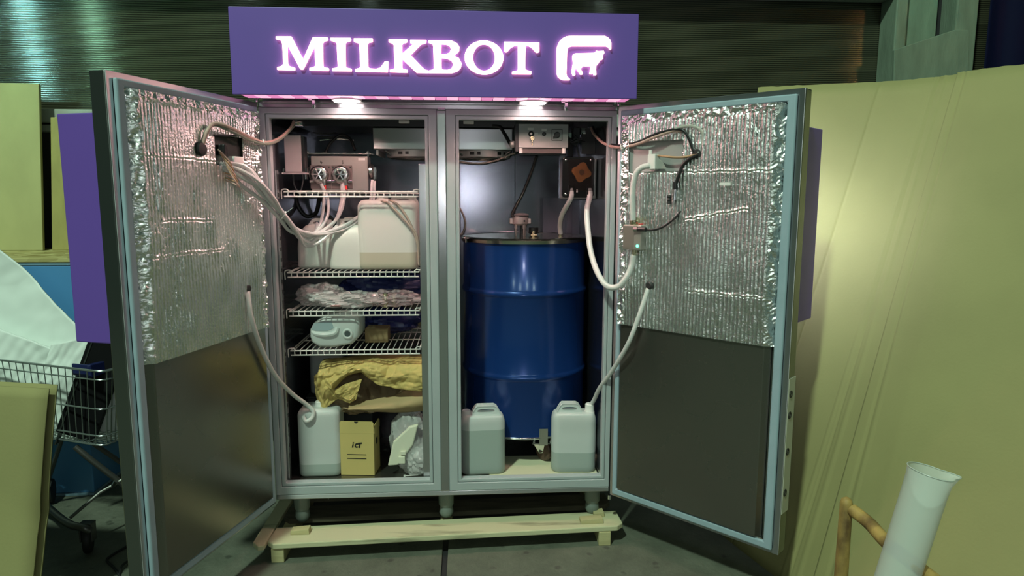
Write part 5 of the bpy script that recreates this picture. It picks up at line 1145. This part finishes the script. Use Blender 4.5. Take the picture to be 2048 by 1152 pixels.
def plank(x0, y0a, x1, y0b, w, z0, z1, m=PALM, nm='plank', cut=0.03):
    """plank along x, front edge from (x0,y0a) to (x1,y0b)"""
    pts = [(x0, y0a + cut), (x0 + cut, y0a), (x1 - cut, y0b), (x1, y0b + cut), (x1 - 0.005, y0b + w), (x0 + 0.005, y0a + w)]
    return mk(nm, MB().prism(pts, lambda a, b, t: (a, b, t), z0, z1), m, pa, bevel=0.004)
PALD = mat('shaded_pallet_timber', (0.10, 0.085, 0.055), 0.9, var=0.4, vscale=6, stretch=(1, 6, 6))  # rear planks: shade under the cabinet put into the timber colour
plank(-0.755, -0.135, 0.800, -0.062, 0.150, 0.066, 0.090)
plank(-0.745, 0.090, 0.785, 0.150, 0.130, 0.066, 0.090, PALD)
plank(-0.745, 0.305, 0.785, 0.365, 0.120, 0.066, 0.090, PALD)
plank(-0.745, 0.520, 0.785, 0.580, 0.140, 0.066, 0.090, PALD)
mk('bearer', MB().prism([(-0.815, -0.110), (-0.785, -0.145), (-0.760, -0.140), (-0.752, 0.30), (-0.78, 0.44), (-0.815, 0.44)], lambda a, b, t: (a, b, t), 0.0665, 0.0895), PALM, pa, bevel=0.004)
for x, ya in ((-0.711, -0.125), (0.713, -0.068), (0.0, 0.10)):
    mk('runner', MB().hexa([(x - 0.027, ya, 0.0), (x + 0.027, ya, 0.0), (x + 0.027, 0.70, 0.0), (x - 0.027, 0.70, 0.0), (x - 0.027, ya, 0.0658), (x + 0.027, ya, 0.0658), (x + 0.027, 0.70, 0.0658), (x - 0.027, 0.70, 0.0658)]), PALW, pa, bevel=0.003)
for (x, y, w) in ((-0.63, -0.052, 0.082), (0.66, -0.028, 0.105), (0.705, 0.035, 0.05)):
    tag(mk('wood_offcut', MB().hexa([(x - w / 2, y - 0.010, 0.0905), (x + w / 2, y - 0.008, 0.0905), (x + w / 2, y + 0.035, 0.0905), (x - w / 2, y + 0.035, 0.0905), (x - w / 2, y - 0.008, 0.108), (x + w / 2 - 0.004, y - 0.006, 0.114), (x + w / 2 - 0.004, y + 0.035, 0.114), (x - w / 2, y + 0.035, 0.108)]), PALW, bevel=0.002), {-0.63: 'pale wood offcut by the left cabinet foot', 0.66: 'larger pale wood offcut by the right cabinet foot', 0.705: 'narrow pale wood offcut behind the larger right offcut'}[x], 'offcut')

# ================================================================ left clutter
bb = thing('storage_bin', 'tall blue box standing behind the shopping trolley', 'box', (-2.4, 0.9, 0))
mk('body', MB().box(-2.95, -1.850, 0.612, 1.22, 0.012, 1.205), BLUEB, bb, bevel=0.006)
mk('top_rim', MB().box(-2.955, -1.845, 0.607, 1.225, 1.2055, 1.222), mat('pale_blue_rim', (0.25, 0.40, 0.50), 0.4), bb, bevel=0.004)
mk('skid', MB().box(-2.95, -1.85, 0.606, 1.22, 0.0, 0.0115), mat('pale_blue_rim', (0, 0, 0)), bb)
tag(mk('osb_board', MB().prism([(-2.96, 0.60), (-1.80, 0.60), (-1.78, 0.70), (-1.80, 1.255), (-2.96, 1.255)], lambda a, b, t: (a, b, t), 1.2225, 1.2445), OSB, bevel=0.003), 'rough strand board lying flat on the tall blue box', 'board')
def lean(name, label, x0, x1, yb, zb, yt, zt, th, m, skew=0.0):
    q = []
    for y, z, sk in ((yb, zb, 0), (yt, zt, skew)):
        q += [(x0 + sk, y, z), (x1 + sk, y, z), (x1 + sk, y + th, z), (x0 + sk, y + th, z)]
    return tag(mk(name, MB().hexa(q), m, bevel=0.003), label, 'board')
lean('plywood_sheet', 'large pale plywood sheet standing on the strand board', -2.95, -2.26, 1.05, 1.245, 1.15, 2.165, 0.022, WOODP, -0.0)
lean('plywood_strip', 'narrow yellow plywood strip beside the large plywood sheet', -2.225, -2.05, 1.075, 1.245, 1.170, 1.985, 0.018, WOODP2, 0.0)
lean('strand_board_offcut', 'rough strand board offcut standing behind the purple door box', -2.045, -1.86, 1.075, 1.245, 1.095, 1.42, 0.02, OSB, 0.0)
lean('dark_panel', 'dark narrow panel behind the yellow plywood strip', -2.07, -1.88, 1.200, 1.245, 1.235, 1.86, 0.012, BLACK, 0.0)

# shopping trolley
sc = thing('shopping_trolley', 'wire shopping trolley with dark blue corner bumper behind the left cardboard', 'trolley', (-1.6, 0.25, 0))
Cn = Vector((-1.470, 0.060, 0.800)); dl1 = Vector((-0.945, 0.327, 0)).normalized(); dw = Vector((0.40, 0.916, 0)).normalized()
LL, WW = 0.80, 0.31
Cb = Vector((-1.5089, 0.0900, 0.4542)); Cb.z = 0.455
def rimpt(u, v, z):
    """u along the length, v across; tapers towards the bottom"""
    k = (0.800 - z) / 0.345
    c = Cn.lerp(Cb, k)
    return Vector((c.x, c.y, 0)) + dl1 * (u * (LL - 0.10 * k)) + dw * (v * (WW - 0.06 * k)) + Vector((0, 0, z - 0.03 * 0 + 0.02 * u))
def loop(z, r):
    m = MB()
    c = [rimpt(0.06, 0, z), rimpt(0.02, 0.01, z), rimpt(0.0, 0.06, z), rimpt(0, 0.94, z), rimpt(0.03, 1, z), rimpt(0.97, 1, z), rimpt(1, 0.95, z), rimpt(1, 0.05, z), rimpt(0.97, 0, z), rimpt(0.06, 0, z)]
    return m.tube(c, r, 6)
mk('top_rail', loop(0.800, 0.0055), CARTW, sc, smooth=True)
for z, r in ((0.760, 0.0035), (0.625, 0.0038), (0.500, 0.0038), (0.457, 0.0042)):
    mk('hoop', loop(z, r), CARTW, sc, smooth=True)
for k in range(1, 20):
    u = k / 20
    mk('wire', MB().tube([rimpt(u, 0, 0.800), rimpt(u, 0, 0.456)], 0.0022, 5), CARTW, sc, smooth=True)
    mk('wire', MB().tube([rimpt(u, 1, 0.800), rimpt(u, 1, 0.456)], 0.0022, 5), CARTW, sc, smooth=True)
    mk('floor_wire', MB().tube([rimpt(u, 0, 0.456), rimpt(u, 1, 0.456)], 0.0022, 5), CARTW, sc, smooth=True)
for k in range(1, 12):
    v = k / 12
    mk('wire', MB().tube([rimpt(0, v, 0.800), rimpt(0, v, 0.456)], 0.0022, 5), CARTW, sc, smooth=True)
    mk('floor_wire', MB().tube([rimpt(0, v, 0.452), rimpt(1, v, 0.452)], 0.0022, 5), CARTW, sc, smooth=True)
bp = MB()
zz0, zz1 = 0.764, 0.816
out = [rimpt(0.155, -0.04, 0), rimpt(0.0, -0.045, 0), rimpt(-0.022, -0.01, 0), rimpt(-0.020, 0.50, 0)]
inn = [rimpt(0.155, 0.02, 0), rimpt(0.03, 0.025, 0), rimpt(0.025, 0.05, 0), rimpt(0.014, 0.50, 0)]
ringz = []
top = [Vector((p.x, p.y, zz1)) for p in out + inn[::-1]]; bot = [Vector((p.x, p.y, zz0 - 0.010 * (1 if 0 < i < 3 else 0))) for i, p in enumerate(out + inn[::-1])]
mk('corner_bumper', MB().loft([bot, top]), mat('dark_blue_bumper', (0.012, 0.018, 0.085), 0.3), sc, bevel=0.004)
mk('chassis', MB().tube([(-1.6603, 0.1500, 0.4347), (-1.6056, 0.1600, 0.3706), (-1.5241, 0.2200, 0.2426), (-1.4149, 0.2800, 0.0883)], 0.013, 10), CARTF, sc, smooth=True)
mk('chassis', MB().tube(cr([(-2.25, 0.42, 0.175), (-1.95, 0.26, 0.170), (-1.6459, 0.0047, 0.1500), (-1.5461, -0.0455, 0.1450), (-1.5201, -0.0391, 0.1250)], 5), 0.016, 10), CARTF, sc, smooth=True)
mk('brace', MB().tube([(-1.6305, 0.0160, 0.1600), (-1.5524, 0.1200, 0.2277), (-1.5007, 0.1600, 0.2513), (-1.3816, 0.2400, 0.3162)], 0.007, 8), CARTF, sc, smooth=True)
mk('brace', MB().cyl((-1.5095, 0.1500, 0.2440), (-1.4946, 0.1500, 0.2675), 0.010, n=10), CHROME, sc)
wq = Vector((-1.5610, 0.0149, 0.0750))
cs = mk('castor', MB().lathe([(0.014, -0.016), (0.058, -0.014), (0.0625, -0.006), (0.0625, 0.006), (0.058, 0.014), (0.014, 0.016)], (wq.x, wq.y, 0.063), 26, (0.9, 0.3, 0)), RUBBER, sc, smooth=30)
mk('fork', MB().box(wq.x - 0.028, wq.x - 0.020, wq.y - 0.02, wq.y + 0.02, 0.055, 0.135).box(wq.x + 0.020, wq.x + 0.028, wq.y - 0.02, wq.y + 0.02, 0.055, 0.135).box(wq.x - 0.028, wq.x + 0.028, wq.y - 0.022, wq.y + 0.022, 0.130, 0.140), CARTF, cs, bevel=0.003)
for q in ((-2.22, 0.36), (-1.40, 0.36), (-2.02, 0.53)):
    mk('castor', MB().lathe([(0.014, -0.016), (0.058, -0.014), (0.0625, 0.0), (0.058, 0.014), (0.014, 0.016)], (q[0], q[1], 0.063), 22, (0.9, 0.3, 0)), RUBBER, sc, smooth=30)
    mk('leg', MB().tube([(q[0], q[1], 0.13), tuple(rimpt(0.5, 0.5, 0.47))], 0.011, 8), CARTF, sc, smooth=True)

# white foam wrap and black plank in the trolley
fw = thing('foam_wrap', 'white foam wrapping bundle piled in the shopping trolley', 'packaging', (-1.75, 0.35, 0.50))
def fdisp(seed, a, f):
    def g(u, v):
        return a * (0.9 * facet(u * f, v * f, seed, 2) + 0.9 * (fbm(u * 3, v * 3, seed + 2, 3) - .45)) + 0.0035 * np.sin((u + v) * 45 + 3 * vn(u * 4, v * 4, seed)) * vn(u * 2, v * 2, seed + 4), 0.4 * a * facet(u * f, v * f, seed + 6, 2)
    return g
P = sheet([(-1.7095, 0.4000, 0.8893), (-2.1608, 0.5200, 1.3200), (-2.8144, 0.5600, 1.0709), (-2.4702, 0.4600, 0.3675)], 90, 70, fdisp(3, 0.05, 2.2), [(0, 1, 0), (1, 0, 0)])
mk('main_sheet', gridmesh(P), FOAM, fw, smooth=50, solid=0.006)
P = sheet([(-1.5068, 0.2800, 0.4136), (-1.5693, 0.3000, 0.9181), (-1.8223, 0.3000, 0.8692), (-1.9408, 0.2900, 0.4192)], 60, 60, fdisp(8, 0.05, 1.6), [(0, 1, 0), (1, 0, 0)])
mk('front_sheet', gridmesh(P), FOAM, fw, smooth=40, solid=0.006)
P = sheet([(-1.8068, 0.3100, 0.4089), (-1.8156, 0.3300, 0.8386), (-2.2110, 0.4400, 0.9641), (-2.3018, 0.4200, 0.3787)], 60, 60, fdisp(18, 0.05, 1.8), [(0, 1, 0), (1, 0, 0)])
mk('front_sheet', gridmesh(P), FOAM, fw, smooth=40, solid=0.006)
a0 = Vector((-1.6750, 0.1900, 0.4695)); a1 = Vector((-1.4611, 0.2100, 0.9995))
bpk = thing('black_plank', 'black flat plank leaning in the trolley under the purple box', 'plank', a0)
mk('board', MB().bar(a0, a1, 0.165, 0.035, (0.15, -1, 0.1)), mat('black_board', (0.005, 0.005, 0.006), 0.6, spec=0.2), bpk, bevel=0.004)
mk('edge_strip', MB().bar(a0 + Vector((-0.081, -0.010, -0.03)), a1 + Vector((-0.081, -0.010, -0.03)), 0.006, 0.038, (0.15, -1, 0.1)), mat('dark_green_edge', (0.03, 0.035, 0.032), 0.35), bpk)

# front-left cardboard, leaning against the trolley
cl0 = Vector((-1.3931, -0.4200, 0.8663)); 
q0 = Vector((-1.4262, -0.6193, -0.0000))
def cardleft(u, v):
    # u 0 right .. 1 left, v 0 bottom .. 1 top
    xr = -1.385 * v + -1.475 * (1 - v); y = -0.44 * v + -0.56 * (1 - v)
    return (xr - 0.95 * u, y + 0.16 * u + 0.010 * math.sin(5 * v) , 0.872 * v + 0.020 * u * v)
n, m_ = 14, 24
P = np.array([[cardleft(i / (n - 1), j / (m_ - 1)) for j in range(m_)] for i in range(n)])
P[0, 10:13, 1] += np.array([0.004, 0.009, 0.004])
cb = mk('cardboard_sheet', gridmesh(P), CARD, smooth=60, solid=0.007)
tag(cb, 'cardboard sheet standing at the lower left before the trolley', 'cardboard')
mk('back_ply', gridmesh(P + np.array([0.012, 0.030, 0.006])), CARD, cb, smooth=60, solid=0.006)
hose('floor_cable', 'black cable snaking on the floor beside the left door', [(-1.4265, 0.2936, 0.0060), (-1.4113, 0.0736, 0.0060), (-1.4367, -0.0071, 0.0060), (-1.4437, -0.0686, 0.0060), (-1.3815, -0.1357, 0.0060), (-1.2862, -0.2496, 0.0060)], 0.0055, RUBBER, 8, cat='cable')
hose('floor_cable', 'second black cable on the floor beside the left door', [(-1.3171, 0.0743, 0.0170), (-1.3343, -0.0703, 0.0170), (-1.3455, -0.1414, 0.0170), (-1.3339, -0.1918, 0.0060), (-1.3054, -0.3013, 0.0060)], 0.0045, RUBBER, 8, cat='cable')

# ================================================================ right: cardboard wall
RUL = [(0.0, (1.250, 0.15), (1.415, 0.236, 2.050)), (0.33, (1.292, -0.07), ((1.8912, -0.0110, 2.0500))), (0.58, (1.360, -0.40), ((2.0558, -0.1119, 2.0500))), (0.66, (1.385, -0.56), ((2.1060, -0.1638, 2.0500))), (0.82, (1.47, -0.86), ((2.1896, -0.3050, 2.0500))), (1.0, (1.78, -1.30), (2.72, -0.86, 2.06)), (1.35, (2.30, -1.75), (3.30, -1.25, 2.07))]
def rul(t):
    for (ta, ba, pa_), (tb_, bb_, pb_) in zip(RUL[:-1], RUL[1:]):
        if t <= tb_ + 1e-9:
            k = (t - ta) / (tb_ - ta)
            b = Vector((ba[0], ba[1], 0)).lerp(Vector((bb_[0], bb_[1], 0)), k); p = Vector(pa_).lerp(Vector(pb_), k)
            return b, p
    return Vector((RUL[-1][1][0], RUL[-1][1][1], 0)), Vector(RUL[-1][2])
def smoothrul(t):
    acc_b = Vector(); acc_p = Vector(); w = 0
    for d in (-0.05, -0.025, 0, 0.025, 0.05):
        b, p = rul(min(1.35, max(0, t + d))); acc_b += b; acc_p += p; w += 1
    return acc_b / w, acc_p / w
def cwall(t0, t1, off, creases, n=150, m=40, jag=None):
    P = np.zeros((n, m, 3))
    for i in range(n):
        t = t0 + (t1 - t0) * i / (n - 1)
        b, p = smoothrul(t)
        b2, p2 = smoothrul(min(1.35, t + 0.01)); b1, p1 = smoothrul(max(0, t - 0.01))
        tp_j = 0.004 * (float(vn(t * 60, 0.3, 5)) - .5)
        for j in range(m):
            v = j / (m - 1)
            q = b.lerp(p, v); tx = (b2.lerp(p2, v) - b1.lerp(p1, v)).normalized(); up = (p - b).normalized()
            nn = tx.cross(up).normalized()
            if nn.y > 0: nn = -nn
            d = off + 0.012 * math.sin(v * 2.6 + t * 7)
            for (tc_, wv, dep, tilt) in creases:
                e = (t - tc_ - tilt * (1 - v)) / wv
                if abs(e) < 4: d += dep * math.exp(-e * e)
            q = q + nn * d
            if j == m - 1: q.z += tp_j
            P[i, j] = q
    return P
cA = mk('cardboard_sheet', gridmesh(cwall(0.0, 0.672, -0.009, [(0.33, 0.004, -0.004, 0.0), (0.57, 0.003, 0.004, 0.0), (0.588, 0.003, -0.004, 0.004), (0.61, 0.006, 0.004, 0.006)])), CARD, smooth=60, solid=0.006)
tag(cA, 'tall creased cardboard sheet behind the right door', 'cardboard')
cB = mk('cardboard_sheet', gridmesh(cwall(0.660, 1.35, 0.004, [(0.69, 0.004, -0.004, 0.006), (0.70, 0.003, 0.003, 0.006)])), CARD, smooth=60, solid=0.006)
tag(cB, 'tall cardboard sheet at the far right behind the rusty trolley', 'cardboard')

# rusty trolley and measuring cylinder
rt = thing('rusty_trolley', 'rusty yellow tube-frame trolley at the lower right', 'trolley', (1.27, -1.25, 0))
tx_, ty_ = 1.262, -1.0
mk('post', MB().tube([(tx_ - 0.012, ty_ - 0.01, 0.03), (tx_, ty_, 0.40), (tx_, ty_, 0.628), (tx_, ty_, 0.640), (tx_, ty_, 0.646)], 0.017, 16, True, [0.022, 0.020, 0.0185, 0.014, 0.006]), RUST, rt, smooth=50)
mk('post', MB().tube([(tx_ + 0.03, -1.62, 0.03), (tx_ + 0.03, -1.62, 0.628), (tx_ + 0.03, -1.62, 0.646)], 0.017, 16, True, [0.018, 0.0165, 0.006]), RUST, rt, smooth=50)
mk('hand_rail', MB().tube(cr([(tx_ + 0.012, ty_ - 0.014, 0.612), (1.290, -1.08, 0.600), (1.280, -1.20, 0.594), (1.296, -1.40, 0.588), (tx_ + 0.03, -1.605, 0.590)], 6), 0.019, 14), RUST, rt, smooth=50)
mk('deck', MB().box(1.235, 1.50, -1.66, -0.97, 0.115, 0.135) , RUST, rt, bevel=0.004)
for q in ((1.27, -1.60), (1.27, -1.03), (1.46, -1.60), (1.46, -1.03)):
    mk('wheel', MB().lathe([(0.02, -0.014), (0.052, -0.012), (0.055, 0.0), (0.052, 0.012), (0.02, 0.014)], (q[0], q[1], 0.0555), 22, (1, 0, 0)), RUBBER, rt, smooth=30)
tpc = Vector((1.2804, -1.3300, 0.8676)); btc = tpc + Vector((-0.145, 0.02, -0.70))
cyx = (tpc - btc).normalized()
mc = thing('measuring_cylinder', 'frosted plastic measuring cylinder leaning on the rusty trolley rail', 'cylinder', btc)
prof = [(0.064, 0.0), (0.064, 0.008), (0.050, 0.014), (0.050, 0.10), (0.050, 0.40), (0.051, 0.66), (0.0515, 0.69), (0.054, 0.715)]
ax = cyx; u_ = Vector((1, 0, 0)); u_ = (u_ - ax * u_.dot(ax)).normalized(); w_ = ax.cross(u_)
hh = (tpc - btc).length; nseg = 48
mbc = MB(); vs = []
for r, h in prof:
    h = h * hh / 0.715
    for k in range(nseg):
        a = 2 * math.pi * k / nseg
        rr = r
        if h > 0.93 * hh and r > 0.03:
            da = min(abs(a), 2 * math.pi - abs(a))
            rr = r + 0.030 * max(0, 1 - da / 0.55) * (h - 0.93 * hh) / (0.07 * hh)
        vs.append(btc + ax * h + u_ * (rr * math.cos(a)) + w_ * (rr * math.sin(a)))
fs = []
for i in range(len(prof) - 1):
    for k in range(nseg):
        k2 = (k + 1) % nseg
        fs.append((i * nseg + k, i * nseg + k2, (i + 1) * nseg + k2, (i + 1) * nseg + k))
fs.append(tuple(range(nseg - 1, -1, -1)))
mbc.add(vs, fs)
mk('tube', mbc, CYL, mc, smooth=40)
rimp = vs[-nseg:]
mk('rim', MB().tube(rimp + [rimp[0]], 0.0016, 6, False), mat('cylinder_rim', (0.55, 0.62, 0.55), 0.3, see=0.2), mc, smooth=True)

# upper right: painted timber and navy sheet
tf = thing('timber_frame', 'green-painted timber post and boards at the upper right wall', 'timber', (2.95, 1.25, 0))
YT = 1.18
mk('post', MB().box((2.6550, 1.1800, 2.5672)[0], (2.7262, 1.1800, 2.5685)[0], 1.17, 1.334, 0.0, 3.5), TIMBER, tf, bevel=0.006)
mk('backing_board', MB().box((2.7262, 1.1800, 2.5685)[0] + 0.001, (2.9564, 1.1800, 2.5724)[0], 1.24, 1.30, 0.0, 3.5), mat('green_painted_timber_light', (0.19, 0.30, 0.22), 0.75, var=0.25, vscale=4, stretch=(3, 3, 1), bump=0.2, bscale=25), tf, bevel=0.004)
mk('post', MB().box((3.0283, 1.1800, 2.5737)[0], (3.1631, 1.1800, 2.5760)[0], 1.17, 1.334, 0.0, 3.5), TIMBER, tf, bevel=0.008)
mk('gap_shade', MB().box((2.9377, 1.1800, 2.5721)[0], (3.0377, 1.1800, 2.5738)[0], 1.31, 1.334, 0.0, 3.5), DARKGAP, tf)  # dark board stands in for the shade in the slot between timbers
pz = [(2.6449, 1.1500, 2.4175), (3.0065, 1.1500, 2.5377), (3.0999, 1.1500, 2.5393), (3.1413, 1.1500, 1.9857), (2.6679, 1.1500, 1.9817)]
mk('cross_board', MB().prism([(p[0], p[2]) for p in pz], lambda a, b, t: (a, t, b), 1.145, 1.169), TIMBER, tf, bevel=0.004)
nv = mk('navy_tarpaulin', gridmesh(sheet([((3.1778, 1.1200, 1.8348)[0], 1.12, 0.2), ((3.1778, 1.1200, 1.8348)[0] + 0.03, 1.13, 3.5), (5.4, 1.1, 3.5), (5.4, 1.1, 0.2)], 12, 90, lambda u, v: 0.02 * np.sin(v * 40) * (0.5 + vn(v * 20, u * 2, 3)), (0, 1, 0))), mat('navy_sheet', (0.004, 0.006, 0.030), 0.5, spec=0.1), smooth=60, solid=0.003)
tag(nv, 'dark navy sheet hanging at the upper right corner', 'sheet')
